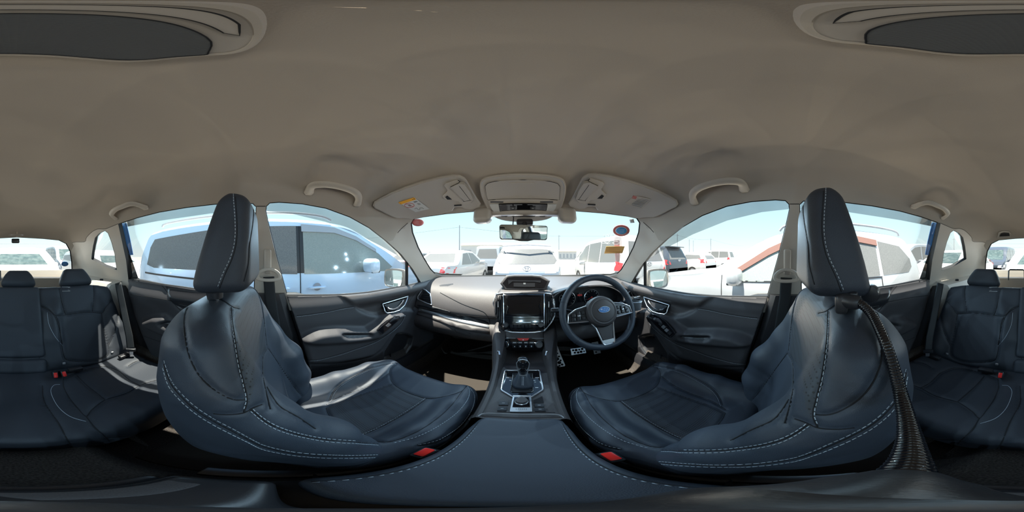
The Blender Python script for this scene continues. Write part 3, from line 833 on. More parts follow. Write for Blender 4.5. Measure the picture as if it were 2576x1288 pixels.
def f_back(X, Y, Z):
    a, u, n = to_local(X, Y, Z, BO, BA)
    w = np.interp(u, [-.05, .0, .10, .25, .38, .48, .55, .60], [.16, .175, .205, .232, .236, .228, .200, .155])
    # main slab: front at n=0 (slightly concave), rear curved shell
    hn = .058 + .020 * sstep(.05, .3, u) - .018 * sstep(.4, .6, u)
    nc = -.075 + .015 * (a / .2) ** 2 
    slab = rb(a, u - .27, n - nc, w, .325, hn, .055)
    P = (np.abs(a), u, n)
    bol = caps(P, [(.185, .03, .005), (.190, .13, .036), (.192, .25, .038), (.188, .36, .000), (.180, .45, -.034), (.172, .53, -.040)], [.05, .052, .05, .044, .038, .036])
    d = smin(slab, bol, .05)
    # inner panel seam groove between insert and bolster
    return d
HO = np.array([XC, -.080, 1.281])
def f_head(X, Y, Z):
    x = X - HO[0]; z = Z - HO[2]; t = np.clip((Z - 1.182) / .197, 0, 1)
    yf = -.032 - .006 * t; yr = -.146 + .050 * t ** 1.2
    yc = (yf + yr) / 2 + .35 * x ** 2 * -1; hy = (yf - yr) / 2
    hw = .124 - .026 * t ** 1.5
    z = z + .25 * np.abs(Y + .08) ** 1.0 * (t > .5) * (t - .5) * 2
    z = z - .10 * (Y + .08) * (1 - t)
    return rb(x, z, Y - yc, hw, .099, hy, .024) * .85
CY0, CY1 = .06, .545
def f_cush(X, Y, Z):
    a = X - XC; yc = (CY0 + CY1) / 2
    top = .618 + .050 * sstep(.15, .50, Y) - .012 * np.exp(-((Y - .25) / .1) ** 2) * 0
    w = .226 - .012 * sstep(.45, .56, Y) - .02 * sstep(.2, .06, Y)
    q = rb(a, Y - yc, Z - (top - .075), w, (CY1 - CY0) / 2 - .15 * np.maximum(np.abs(a) - .12, 0) * sstep(.3, .54, Y), .075, .045)
    P = (np.abs(a), Y, Z)
    bol = caps(P, [(.200, .10, .615), (.200, .25, .640), (.195, .40, .652), (.180, .50, .640)], [.042, .046, .045, .036])
    d = smin(q, bol, .05)
    return d
def local_seat_pt(a, u, n):
    s, c = math.sin(BA), math.cos(BA)
    return np.array([BO[0] + a, BO[1] - u * s + n * c, BO[2] + u * c + n * s])
Vb, Fb = surfnet(f_back, (-.66, -.30, .52), (-.10, .22, 1.26), .0052); Vb = lsmooth(Vb, Fb, 2)
Vh, Fh = surfnet(f_head, (-.56, -.20, 1.15), (-.20, .04, 1.42), .005); Vh = lsmooth(Vh, Fh, 2)
Vc, Fc = surfnet(f_cush, (-.66, 0.0, .46), (-.10, .60, .74), .0052); Vc = lsmooth(Vc, Fc, 2)
def QP(l): return [(400 + a_ / 2.118, 680 + b_ / 2.118) for a_, b_ in l]
def HP(l): return [(400 + a_ / 3.577, 440 + b_ / 3.577) for a_, b_ in l]
back_seams = [
    QP([(215, 125), (165, 165), (135, 240), (135, 330), (155, 440), (200, 540), (260, 610), (330, 660), (400, 690), (465, 690)]),
    QP([(385, 195), (390, 260), (400, 330), (415, 430), (432, 520), (452, 600), (470, 690), (452, 755)]),
    QP([(205, 122), (290, 135), (350, 165), (395, 195), (430, 205)]),
    QP([(290, 765), (360, 770), (445, 762), (500, 735), (550, 715)]),
    QP([(490, 742), (540, 785), (600, 825), (680, 858), (780, 885), (900, 905), (1050, 915), (1180, 925)]),
    QP([(25, 500), (60, 600), (120, 675), (200, 748), (300, 810), (400, 862), (480, 905), (560, 942), (700, 975), (850, 990), (1000, 994), (1150, 992), (1290, 985)]),
    QP([(580, 415), (555, 460), (555, 560), (570, 640), (595, 740)]),
    QP([(582, 415), (640, 500), (720, 620), (770, 680)]),
    QP([(575, 620), (640, 720), (740, 780), (835, 845)]),
    QP([(475, 75), (520, 110), (545, 170), (560, 260), (575, 400)])]
back_st = [QP([(378, 200), (384, 260), (393, 330), (408, 430), (424, 520), (444, 600), (462, 690), (444, 755)]),
    QP([(486, 750), (536, 795), (596, 835), (676, 868), (780, 894), (900, 914), (1050, 924), (1170, 932)]),
    QP([(500, 738), (545, 778), (605, 817), (684, 850), (784, 877), (900, 897), (1050, 908)]),
    QP([(28, 480), (64, 580), (124, 658), (206, 732), (304, 796), (404, 848), (484, 893), (564, 932), (704, 965), (850, 980), (1000, 985), (1150, 983), (1280, 978)]),
    QP([(22, 520), (52, 615), (112, 690), (194, 762), (296, 826), (396, 878), (476, 918), (556, 955), (700, 984), (850, 998), (1000, 1001), (1150, 998)])]
cush_seams = [QP([(1275, 490), (1240, 515), (1228, 545), (1245, 600), (1300, 640), (1370, 668), (1440, 683), (1530, 670), (1610, 645), (1640, 612)]),
    QP([(888, 718), (960, 675), (1060, 640), (1150, 600), (1230, 545)]),
    QP([(890, 735), (960, 702), (1080, 662), (1240, 605)]),
    QP([(905, 695), (925, 650), (960, 610), (1020, 570), (1100, 530), (1180, 505), (1270, 491)]),
    QP([(1055, 890), (1150, 850), (1250, 800), (1350, 740), (1425, 685)]),
    QP([(890, 735), (905, 770), (950, 830), (1000, 870), (1060, 890), (1130, 905), (1210, 915), (1300, 892), (1400, 845), (1500, 775), (1570, 705), (1610, 650), (1642, 615)]),
    QP([(1390, 935), (1450, 925), (1520, 900), (1620, 830), (1680, 740), (1690, 670), (1660, 622)])]
cush_st = [QP([(915, 700), (935, 655), (970, 615), (1030, 577), (1110, 537), (1190, 512), (1265, 500)]),
    QP([(1250, 920), (1370, 888), (1480, 835), (1580, 765), (1640, 695), (1655, 645), (1645, 620)]),
    QP([(1380, 928), (1440, 918), (1510, 893), (1608, 824), (1668, 737), (1680, 668), (1655, 625)]),
    QP([(1065, 882), (1155, 843), (1250, 792), (1345, 733), (1418, 682)])]
head_seams = [HP([(680, 100), (690, 250), (700, 380), (703, 520), (690, 640), (655, 760), (600, 880), (545, 1020)]),
    HP([(795, 150), (835, 240), (852, 330), (840, 470), (815, 640), (805, 800), (765, 960)])]
head_st = [HP([(665, 110), (672, 250), (682, 380), (685, 520), (672, 640), (636, 760), (578, 880), (522, 1020)])]
def carve(V, F, B, seams, depth=.004, width=.006):
    """press the panel joints into the upholstery"""
    V = V.copy(); pts = []
    for s_ in seams:
        P_, N_, ok = cast(B, cat(s_, 12)); pts.append(P_[ok])
    A = np.vstack([p for p in pts if len(p)])
    from mathutils.kdtree import KDTree
    kd = KDTree(len(A)); [kd.insert(Vector(p), i) for i, p in enumerate(A)]; kd.balance()
    # vertex normals
    F = np.asarray(F); n = np.cross(V[F[:, 2]] - V[F[:, 0]], V[F[:, 3]] - V[F[:, 1]]); vn = np.zeros_like(V)
    for k in range(4): np.add.at(vn, F[:, k], n)
    vn /= np.linalg.norm(vn, axis=1)[:, None] + 1e-12
    c = V.mean(0)
    if ((V - c) * vn).sum() < 0: vn = -vn
    for i in range(len(V)):
        d = kd.find(Vector(V[i]))[2]
        if d < width * 3: V[i] -= vn[i] * depth * math.exp(-(d / width) ** 2)
    return V
BB, BH, BC = mkbvh(Vb, Fb), mkbvh(Vh, Fh), mkbvh(Vc, Fc)
Vb = carve(Vb, Fb, BB, back_seams, .004, .0045); Vh = carve(Vh, Fh, BH, head_seams, .0025, .004); Vc = carve(Vc, Fc, BC, cush_seams, .0045, .005)
BB, BH, BC = mkbvh(Vb, Fb), mkbvh(Vh, Fh), mkbvh(Vc, Fc)
perf_b = QP([(395, 165), (470, 95), (530, 150), (560, 300), (570, 420), (510, 490), (510, 560), (500, 640), (475, 720), (460, 640), (440, 520), (405, 330), (392, 210)])
perf_c = QP([(890, 735), (1080, 662), (1240, 605), (1300, 640), (1425, 685), (1350, 740), (1250, 800), (1060, 888), (950, 830)])
def facereg(V, F, poly):
    c = V[np.asarray(F)].mean(1); return inpoly(topx(c), poly).astype(int)
mib = facereg(Vb, Fb, perf_b) * (Vb[np.asarray(Fb)].mean(1)[:, 1] > -.12); mic = facereg(Vc, Fc, perf_c) * (Vc[np.asarray(Fc)].mean(1)[:, 2] > .6)
def front_seat():
    left = MIR > 0
    lab = 'black leather front passenger seat on the left, catching a stripe of sun' if left else 'black leather driver seat behind the steering wheel'
    root = thing('front_seat', lab, 'car seat', (XC, .1, .42), 'front seats')
    cu = MB().add(Vc, Fc, mic).build('seat_cushion', [M['leather'], M['perf']], root, auto=0)
    bk = MB().add(Vb, Fb, mib).build('seat_back', [M['leather'], M['perf']], root, auto=0)
    hd = MB().add(Vh, Fh).build('headrest', M['leather_side'], root, auto=0)
    for par, B_, ss, st, r_ in ((cu, BC, cush_seams, cush_st, .0011), (bk, BB, back_seams, back_st, .0011), (hd, BH, head_seams, head_st, .0010)):
        for s_ in ss:
            v_, f_ = seam(B_, s_, r_, off=-.0002)
            if f_: MB().add(v_, f_).build('seam', M['groove'], par, auto=0)
        for s_ in st:
            mb = stitches(B_, s_, L=.0055 if par is not hd else .004, gap=.0025, r=.0007)
            if mb.F: mb.build('stitching', M['thread'], par, auto=0)
    for a_ in (-.065, .065):
        mb = MB().add(*tube([(XC + a_, -.120, 1.10), (XC + a_, -.105, 1.21)], .006, 12)); mb.build('headrest_post', M['chrome'], root)
        MB().add(*lathe([(.017, -.01), (.019, .004), (.014, .009), (.006, .010)], (XC + a_, -.117, 1.170), (0, -.1, 1), 20)).build('post_guide', M['black_s'], root)
    # lower frame, rails and side cover
    MB().add(*rbox((XC, .30, .47), (.40, .42, .10), .02)).add(*rbox((XC + .235, .22, .535), (.022, .36, .10), .009)).add(*rbox((XC - .235, .22, .535), (.022, .36, .10), .009)).build('seat_base', M['black'], root)
    for a_ in (-.19, .19):
        MB().add(*rbox((XC + a_, .22, .40), (.04, .62, .05), .005)).build('seat_rail', M['black_s'], root)
    # map pocket panel on the back
    return root
for MIR in (1, -1): front_seat()
MIR = 1
# belt buckles beside the cushions
def buckle(name, pos, ang, lab, tilt=0., grp=None, rotz=0.):
    root = thing(name, lab, 'seat belt buckle', pos, grp)
    R = Matrix.Rotation(rotz, 4, 'Z') @ Matrix.Rotation(ang, 4, 'X') @ Matrix.Rotation(tilt, 4, 'Y')
    def A(V): return [tuple(R @ Vector(v) + Vector(pos)) for v in V]
    V, F = rbox((0, 0, -.03), (.026, .040, .075), .007, 3); MB().add(A(V), F).build('buckle_body', M['black_s'], root)
    V, F = rbox((0, .003, .009), (.017, .030, .008), .003, 2); MB().add(A(V), F).build('release_button', M['red'], root)
    V, F = rbox((0, -.016, .0075), (.018, .003, .003), .0005, 1); MB().add(A(V), F).build('latch_slot', M['groove'], root)
    V, F = tube([(0, 0, -.06), (0, -.01, -.20)], .012, 8, flat=.3); MB().add(A(V), F).build('buckle_stalk', M['black'], root)
for MIR, w in ((1, 'passenger'), (-1, 'driver')):
    buckle('seat_belt_buckle', (-.113, .175, .677), .35, f'black buckle with red button between the {w} seat and the armrest', 0, 'front belt buckles')
MIR = 1
# ================================================================ dashboard
def prof_dash(x):
    """(y,z) profile of the dash at x, from the windscreen foot over the pad and down behind the glove box"""
    b = .06 * (x / .7) ** 2
    return [(1.52 - .24 * (x / .72) ** 2, 1.060), (1.36 - b * 2, 1.062), (1.22 - b, 1.050), (1.10 - b * .6, 1.028), (1.03 - b * .4, .998), (.985 - b * .3, .955), (.955 - b * .3, .905), (.945 - b * .3, .865), (.972 - b * .3, .845), (.950 - b * .3, .825), (.912 - b * .3, .790), (.905 - b * .3, .740), (.94, .690), (1.08, .655), (1.30, .66)]
rings = []
for x in np.linspace(-.745, .745, 90):
    q = cat([(x, *p) for p in prof_dash(x)], 5); rings.append(q)
Vd, Fd = loft(rings, closed=False, cap=False); Vd = np.array(Vd); BD = mkbvh(Vd, Fd)
dash = thing('dashboard', 'charcoal soft-touch dashboard running the width of the cabin under the windscreen', 'dashboard', (0, 1.1, .66))
MB().add(Vd, Fd).build('dash_body', M['dash'], dash, auto=0)
def dpatch(name, px, m, th=.003, par=None, step=8, sink=.003, B_=None, auto=30, smooth=False, holes=()):
    o = px if not smooth else cat(px, 5, True)
    v_, f_ = patch(B_ or BD, o, th, step, sink, holes=holes)
    return MB().add(v_, f_).build(name, m, par or dash, auto=auto)
def ED(l): return [(1000 + a_ / 3.22, 660 + b_ / 3.22) for a_, b_ in l]
# passenger side: seam of the upper pad, dark slot, silver strips, glove box
mb = MB(); mb.add(*seam(BD, ED([(345, 245), (430, 290), (520, 335), (600, 365), (660, 385), (710, 410), (740, 460), (748, 500)]), .0022)); mb.add(*seam(BD, ED([(465, 535), (480, 565), (590, 600)]), .0012)); mb.add(*seam(BD, ED([(465, 535), (590, 575)]), .0012))
mb.build('seam', M['groove'], dash, auto=0)
dpatch('dark_slot', ED([(160, 345), (280, 355), (420, 395), (560, 435), (700, 470), (738, 490), (742, 512), (640, 490), (480, 455), (300, 400), (165, 370)]), M['black'], .0015, sink=.002, auto=0)
dpatch('trim_strip', ED([(158, 372), (200, 375), (340, 412), (480, 450), (620, 485), (742, 512), (742, 535), (620, 512), (480, 482), (340, 440), (200, 400), (160, 392)]), M['silver_p'], .008, auto=0)
dpatch('knee_panel', ED([(160, 400), (200, 405), (340, 445), (480, 487), (620, 518), (745, 540), (748, 580), (600, 560), (470, 530), (340, 480), (200, 435), (160, 425)]), M['dash'], .007, auto=0)
dpatch('demister_vent', ED([(338, 188), (360, 180), (450, 172), (452, 178), (410, 192), (345, 194)]), M['black'], .001, step=5)
# outboard air vent
def air_vent(par, outer, inner, n, vert=False, B_=None, m='silver', depth=.012):
    B_ = B_ or BD
    P_, N_, ok = cast_fill(B_, dens(outer, 3, True)); vt = MB().add(*tube(P_ + N_ * .004, .0035, 8, True)).build('air_vent', M[m], par)
    v_, f_ = patch(B_, inner, .001, 5); MB().add(v_, f_).build('vent_cavity', M['groove'], vt, auto=0)
    I = np.array(inner); lo, hi = I.min(0), I.max(0)
    for k in range(n):
        if vert:
            x = lo[0] + (hi[0] - lo[0]) * (k + .5) / n; L = np.array([(x, y) for y in np.linspace(lo[1], hi[1], 24)])
        else:
            y = lo[1] + (hi[1] - lo[1]) * (k + .5) / n; L = np.array([(x, y + (x - lo[0]) * .12) for x in np.linspace(lo[0], hi[0], 24)])
        L = L[inpoly(L, I)]
        if len(L) < 3: continue
        P_, N_, ok = cast_fill(B_, L)
        MB().add(*tube(P_ + N_ * .003, .0035, 6, flat=.35)).build('vent_slat', M['black_s'], vt)
    return vt
v1 = air_vent(dash, ED([(205, 218), (232, 228), (268, 258), (280, 345), (240, 332), (168, 300), (165, 280)]), ED([(208, 228), (230, 236), (262, 262), (272, 335), (236, 322), (178, 295)]), 6)
MIR_v = air_vent(dash, [(2654 - a_ + 6, b_) for a_, b_ in ED([(205, 218), (232, 228), (268, 258), (280, 345), (240, 332), (168, 300), (165, 280)])], [(2654 - a_ + 6, b_) for a_, b_ in ED([(208, 228), (230, 236), (262, 262), (272, 335), (236, 322), (178, 295)])], 6)
# driver side silver strip mostly hidden by the wheel
dpatch('trim_strip', [(1560, 775), (1600, 772), (1604, 780), (1560, 788)], M['silver_p'], .008, auto=0)
# instrument hood
xs_ = np.linspace(.13, .63, 30); rings = []
for x in xs_:
    t = (x - .13) / .5; h = math.sin(PI * min(1, max(0, t))) ** .45
    yy = .93 + .02 * (1 - h); zz = 1.005 + .075 * h
    rings.append([(x, 1.10, 1.02 + .02 * h), (x, 1.0, zz - .003), (x, .92, zz), (x, yy - .045, zz - .004), (x, yy - .042, zz - .014), (x, 1.00, zz - .03)])
V_, F_ = loft(rings, closed=False, cap=False); MB().add(V_, F_).build('instrument_hood', M['dash'], dash, auto=50)
# recess panel behind the wheel: dark bowl with two dials and a centre display
BOWL = []
cx_, cz_ = .375, 1.005
def bowl_pt(u, v): return (cx_ + u, 1.02 + .0 * v, cz_ + v)
ol = cat([(-.235, -.07), (-.225, .0), (-.17, .045), (-.08, .062), (.05, .064), (.14, .045), (.215, -.005), (.225, -.06), (.15, -.12), (-.15, -.12)], 4, True)
cl = MB(); n_ = len(ol)
V_ = [(cx_ + p[0], .888, cz_ + p[1]) for p in ol] + [(cx_ + p[0] * .97, .950, cz_ + p[1] * .97 - .004) for p in ol]
V_ = V_[:2 * n_]
F_ = [(i, (i + 1) % n_, n_ + (i + 1) % n_, n_ + i) for i in range(n_)] + [tuple(range(n_, 2 * n_))]
clu = cl.add(V_, F_).build('instrument_cluster', M['black'], dash, auto=40)
MB().add(*tube([(cx_ + p[0], .888, cz_ + p[1]) for p in ol], .004, 8, True)).build('bezel', M['dash'], clu)
for dx_, nm in ((-.125, 0), (.032, 1)):
    MB().add(*lathe([(.049, 0), (.051, -.006), (.048, -.008), (.046, -.002)], (cx_ + dx_, 0.947, cz_ - .018), (0, 1, 0), 48, cap=False)).build('gauge_ring', M['silver'], clu)
    MB().add(*lathe([(.046, 0), (.0, 0)], (cx_ + dx_, 0.9455, cz_ - .018), (0, 1, 0), 40, cap=False)).build('gauge_face', M['screen'], clu, auto=0)
    mb = MB()
    for k in range(11):
        a_ = math.radians(225 - 27 * k); c_, s_ = math.cos(a_), math.sin(a_)
        mb.add(*tube([(cx_ + dx_ + .037 * c_, 0.943, cz_ - .018 + .037 * s_), (cx_ + dx_ + .043 * c_, 0.943, cz_ - .018 + .043 * s_)], .0012, 4))
    mb.build('gauge_marks', M['white'], clu, auto=0)
    mb = MB().add(*tube([(cx_ + dx_, 0.941, cz_ - .018), (cx_ + dx_ - .032, 0.941, cz_ - .034)], [.0022, .0007], 6)).add(*lathe([(.0045, -.003), (.0045, .002), (.001, .003)], (cx_ + dx_, 0.940, cz_ - .018), (0, -1, 0), 20)); mb.build('gauge_needle', M['redp'], clu)
boxobj('centre_display', (cx_ - .047, 0.946, cz_ - .014), (.052, .006, .062), M['screen'], clu, .003)
boxobj('display_icon', (cx_ - .047, 0.942, cz_ + .002), (.030, .002, .012), M['redp'], clu, .001)
# ================================================================ centre stack
stk = thing('centre_stack', 'black centre stack with radio screen, vents and climate panel in silver surrounds', 'centre stack', (0, .85, .7))
def section(y0, z0, w, d, r=.02, n=6):
    pass
# body of the stack: loft of rows (z, front y, half width, top)
rows = [(1.062, 1.16, .115), (1.056, 1.02, .130), (1.040, .935, .146), (1.020, .900, .158), (.985, .880, .167), (.93, .862, .165), (.885, .850, .143), (.862, .842, .122), (.845, .846, .104), (.825, .842, .098), (.785, .820, .096), (.755, .806, .094), (.735, .815, .092), (.720, .84, .092), (.715, .90, .092)]
rings = []
for z, y, w in rows:
    rings.append([(-w - .012, y + .12, z), (-w - .006, y + .03, z), (-w, y + .008, z), (-w + .012, y, z)] + [(x, y, z) for x in np.linspace(-w + .03, w - .03, 8)] + [(w - .012, y, z), (w, y + .008, z), (w + .006, y + .03, z), (w + .012, y + .12, z)])
Vk, Fk = loft(rings, closed=False, cap=False); Vk = np.array(Vk); BK = mkbvh(Vk, Fk)
MB().add(Vk, Fk).build('stack_body', M['dash'], stk, auto=35)
def SK(l): return [(1240 + a_ / 6.133, 690 + b_ / 6.133) for a_, b_ in l]
def kp(name, px, m, th=.003, par=None, step=6, sink=.003, auto=30): return dpatch(name, px, m, th, par or stk, step, sink, BK, auto)
fp = kp('front_panel', SK([(160, 300), (800, 300), (800, 860), (780, 875), (640, 888), (480, 892), (300, 885), (160, 865), (135, 850)]), M['gloss'], .004)
sc_ = kp('screen', SK([(205, 345), (745, 345), (745, 640), (205, 640)]), M['screen'], .0055, fp, auto=30)
P_, N_, ok = cast_fill(BK, dens(SK([(200, 340), (750, 340), (752, 645), (198, 645)]), 4, True)); MB().add(*tube(P_ + N_ * .0055, .0008, 5, True)).build('screen_edge', M['black_s'], fp)
P_, N_, ok = cast_fill(BK, dens(SK([(135, 678), (800, 678)]), 4)); MB().add(*tube(P_ + N_ * .0055, .0008, 5)).build('panel_joint', M['groove'], fp)
# silver surround: left and right vent frames, top bar, bottom line
P_, N_, ok = cast_fill(BK, dens(SK([(160, 860), (125, 845), (10, 660), (10, 600), (30, 330), (40, 318), (160, 302), (470, 298), (780, 302), (900, 322), (918, 340), (945, 600), (940, 660), (815, 850), (780, 870), (640, 888), (480, 893), (300, 887)]), 3, True))
MB().add(*tube(P_ + N_ * .005, .0045, 8, True)).build('silver_surround', M['silver'], stk)
for a_ in (165, 790):
    P_, N_, ok = cast_fill(BK, dens(SK([(a_, 305), (a_ + 3, 840 if a_ < 200 else 850)]), 3)); MB().add(*tube(P_ + N_ * .004, .0026, 8)).build('vent_edge', M['silver'], stk)
for inner in (SK([(45, 335), (150, 325), (135, 820), (30, 640), (28, 580)]), SK([(805, 328), (905, 345), (925, 580), (920, 650), (810, 835)])):
    v_, f_ = patch(BK, inner, .0015, 5); vt = MB().add(v_, f_).build('air_vent', M['groove'], stk, auto=0)
    I = np.array(inner); lo, hi = I.min(0), I.max(0)
    for k in range(4):
        x = lo[0] + (hi[0] - lo[0]) * (k + .7) / 4.4; L = np.array([(x, y) for y in np.linspace(lo[1] - 5, hi[1] + 5, 40)]); L = L[inpoly(L, I)]
        if len(L) < 3: continue
        P_, N_, ok = cast_fill(BK, L); MB().add(*tube(P_ + N_ * .003, .0028, 6)).build('vent_slat', M['black_s'], vt)
    L = np.array([(lo[0] * .55 + hi[0] * .45, y) for y in np.linspace(lo[1] + 16, lo[1] + 30, 6)]); P_, N_, ok = cast_fill(BK, L); MB().add(*tube(P_ + N_ * .006, .0035, 6)).build('vent_tab', M['silver'], vt)
def knob(par, p, r, h, m='black_s', ring='silver', B_=None):
    P_, N_, ok = cast_fill(B_ or BK, [p]); 
    k = MB().add(*lathe([(r * 1.05, 0), (r, h * .8), (r * .93, h), (.001, h)], P_[0] + N_[0] * .003, N_[0], 28)).build('knob', M[m], par)
    MB().add(*lathe([(r * 1.12, .0), (r * 1.15, h * .35), (r * 1.03, h * .5), (r * 1.0, 0)], P_[0] + N_[0] * .003, N_[0], 32, cap=False)).build('knob_ring', M[ring], k)
for a_ in (200, 737): knob(fp, SK([(a_, 780)])[0], .0125, .014)
kp('cd_slot', SK([(352, 735), (585, 735), (585, 743), (352, 743)]), M['silver'], .0055, fp)
for k in range(7):
    a_ = 265 + k * 57; kp('radio_button', SK([(a_ + 3, 775), (a_ + 50, 778), (a_ + 50, 815), (a_ + 3, 812)]), M['black_s'], .007, fp)
# multi information display on top
md = [(130, 140), (215, 32), (330, 22), (600, 22), (735, 32), (862, 105), (800, 225), (560, 232), (380, 232), (200, 225)]
rings = []
for sc2, y in ((1.10, 1.16), (1.10, 1.04), (1.06, 1.0), (1.0, .995)):
    q = onplane(SK(md), 1, .97); c_ = q.mean(0); rings.append([(c_[0] + (p[0] - c_[0]) * sc2, y - .025 + (p[2] - c_[2]) * .25, c_[2] + (p[2] - c_[2]) * sc2 - (y - .995) * .1) for p in dens(q, .02, True)])
V_, F_ = loft(rings, cap=False); F_.append(tuple(range(3 * len(rings[0]), 4 * len(rings[0]))))
mid = MB().add(V_, F_).build('display_hood', M['dash'], stk, auto=40); BM = mkbvh(V_, F_)
dpatch('information_display', SK([(150, 138), (222, 50), (330, 38), (600, 38), (725, 50), (845, 110), (788, 212), (560, 220), (380, 220), (212, 212)]), M['screen'], .001, mid, 6, .002, BM)
dpatch('warning_plate', SK([(235, 88), (740, 95), (735, 130), (640, 115), (300, 110), (240, 160)]), M['black_s'], .002, mid, 6, .0, BM)
dpatch('warning_plate', SK([(320, 130), (650, 135), (650, 195), (320, 190)]), M['black'], .0022, mid, 6, .0, BM)
dpatch('warning_symbol', SK([(470, 132), (505, 132), (505, 155), (470, 155)]), M['grey_print'], .0028, mid, 5, .0, BM)
# climate panel
cl_ = kp('climate_panel', SK([(125, 985), (350, 992), (380, 1000), (560, 1002), (600, 995), (805, 990), (815, 1050), (800, 1130), (760, 1155), (620, 1175), (480, 1182), (320, 1175), (180, 1155), (145, 1130)]), M['gloss'], .004)
P_, N_, ok = cast_fill(BK, dens(SK([(350, 988), (120, 982), (122, 1040), (140, 1130), (170, 1158), (320, 1180), (480, 1187), (620, 1180), (765, 1160), (806, 1130), (822, 1050), (812, 988), (600, 990)]), 3)); MB().add(*tube(P_ + N_ * .004, .0018, 6)).build('silver_edge', M['silver_p'], cl_)
for a_, b_ in ((213, 1080), (713, 1085)): knob(cl_, SK([(a_, b_)])[0], .0165, .016)
kp('hazard_button', SK([(372, 985), (560, 985), (540, 1018), (470, 1024), (400, 1018)]), M['redp'], .008, cl_)
kp('hazard_triangle', SK([(455, 1018), (467, 1000), (479, 1018)]), M['white'], .0088, cl_, 4)
for r_, b_ in enumerate((1052, 1103)):
    for k, a_ in enumerate((335, 422, 508, 595)):
        kp('climate_button', SK([(a_ - 34, b_ - 18), (a_ + 34, b_ - 18), (a_ + 34, b_ + 18), (a_ - 34, b_ + 18)]), M['black_s'], .0065, cl_)
        kp('button_print', SK([(a_ - (24 if r_ == 0 else 8), b_ - 3), (a_ + (24 if r_ == 0 else 8), b_ - 3), (a_ + (24 if r_ == 0 else 8), b_ + 4), (a_ - (24 if r_ == 0 else 8), b_ + 4)]), M['white'], .0072, cl_, 4)
kp('button_print', SK([(440, 1148), (488, 1148), (488, 1156), (440, 1156)]), M['white'], .005, cl_, 4)
kp('seat_heater_mark', SK([(278, 1140), (300, 1138), (296, 1150), (282, 1152)]), M['white'], .005, cl_, 4); kp('seat_heater_mark', SK([(628, 1142), (650, 1145), (646, 1158), (632, 1156)]), M['white'], .005, cl_, 4)
for a_ in (330, 385): kp('tray_mark', SK([(a_, 1200), (a_ + 35, 1202), (a_ + 35, 1206), (a_, 1204)]), M['grey_print'], .001, stk, 4)
# ================================================================ centre console
con = thing('centre_console', 'charcoal centre console with gear lever, drive-mode dial and padded armrest between the front seats', 'console', (0, .3, .45))
st_y = [.345, .38, .45, .52, .60, .68, .74, .80, .86, .95]
w_ = np.interp(st_y, [.34, .5, .6, .7, .8, .86, .95], [.103, .106, .112, .122, .148, .162, .17])
zt_ = np.interp(st_y, [.34, .45, .6, .7, .8, .86, .95], [.700, .712, .728, .748, .79, .83, .84])
zi_ = np.interp(st_y, [.34, .45, .6, .66, .74, .95], [.698, .703, .708, .708, .675, .675])
rings = []
for y, w, zt, zi in zip(st_y, w_, zt_, zi_):
    iw = np.interp(y, [.34, .42, .7, .95], [.095, .088, .094, .096])
    half = [(w + .012, .42), (w + .012, zt - .05), (w + .006, zt - .015), (w - .004, zt - .002), (w - .014, zt - .001), (min(w - .022, iw + .004), zt - .010), (iw - .004, zi + .001), (iw - .012, zi), (.04, zi)]
    rings.append([(x, y, z) for x, z in half] + [(-x, y, z) for x, z in half[::-1]])
rr = []
for i in range(len(rings) - 1):
    for k in range(5):
        t = k / 5; rr.append([tuple(np.array(a_) * (1 - t) + np.array(b_) * t) for a_, b_ in zip(rings[i], rings[i + 1])])
rr.append(rings[-1])
Vo, Fo = loft(rr, closed=False, cap=False)
MB().add(Vo, Fo).build('console_body', M['dash'], con, auto=40)
BO_ = mkbvh(Vo, Fo)
boxobj('storage_box', (0, .135, .545), (.20, .43, .24), M['black'], con, .012)
boxobj('rear_face', (0, -.085, .55), (.17, .02, .22), M['black_s'], con, .008)
def lid_f(X, Y, Z):
    w = .099 + .003 * sstep(.3, 0, Y) - .010 * sstep(.28, .37, Y)
    return rb(X, Y - .188, Z - .667 - .004 * np.cos(X * 12), w, .172, .032, .020)
Vl, Fl = surfnet(lid_f, (-.13, -.03, .61), (.13, .40, .73), .005); Vl = lsmooth(Vl, Fl, 1); BL = mkbvh(Vl, Fl)
lid = MB().add(Vl, Fl).build('armrest_lid', M['leather'], con, auto=0)
q = np.array([(s_ * .088, y) for s_, ys_ in ((-1, np.linspace(.03, .33, 30)),) for y in ys_])
mb = MB(); ms = MB()
for sg in (-1, 1):
    P_ = [];
    for x, y in [(.086, y) for y in np.linspace(.025, .325, 60)]:
        h_, n_, i_, d_ = BL.ray_cast(Vector((sg * x, y, .8)), Vector((0, 0, -1)), 1.0)
        if h_ is not None: P_.append(np.array(h_) + [0, 0, .0004])
    mb.add(*tube(P_, .0009, 5))
    for i in range(0, len(P_) - 1, 2): ms.add(*tube([P_[i] + [-sg * .003, 0, .0003], P_[i + 1] + [-sg * .003, 0, .0003]], .0008, 4))
mb.build('seam', M['groove'], lid, auto=0); ms.build('stitching', M['thread'], lid, auto=0)
boxobj('lid_hinge', (0, -.035, .672), (.19, .075, .05), M['black'], con, .014, 3)
boxobj('lid_hinge_cover', (0, -.052, .692), (.15, .03, .012), M['dash'], con, .005, 2)
def CT(l): return [(1200 + a_ / 5.854, 840 + b_ / 5.854) for a_, b_ in l]
def cpz(name, px, m, th=.003, par=None, step=6, sink=.003, auto=30): return dpatch(name, px, m, th, par or con, step, sink, BO_, auto)
sp = cpz('shift_panel', CT([(420, 550), (910, 550), (965, 820), (800, 925), (520, 925), (362, 825)]), M['gloss'], .004)
P_, N_, ok = cast_fill(BO_, dens(CT([(425, 545), (907, 545), (925, 560), (968, 815), (960, 835), (805, 930), (520, 930), (368, 840), (358, 820), (408, 560)]), 2.5, True))
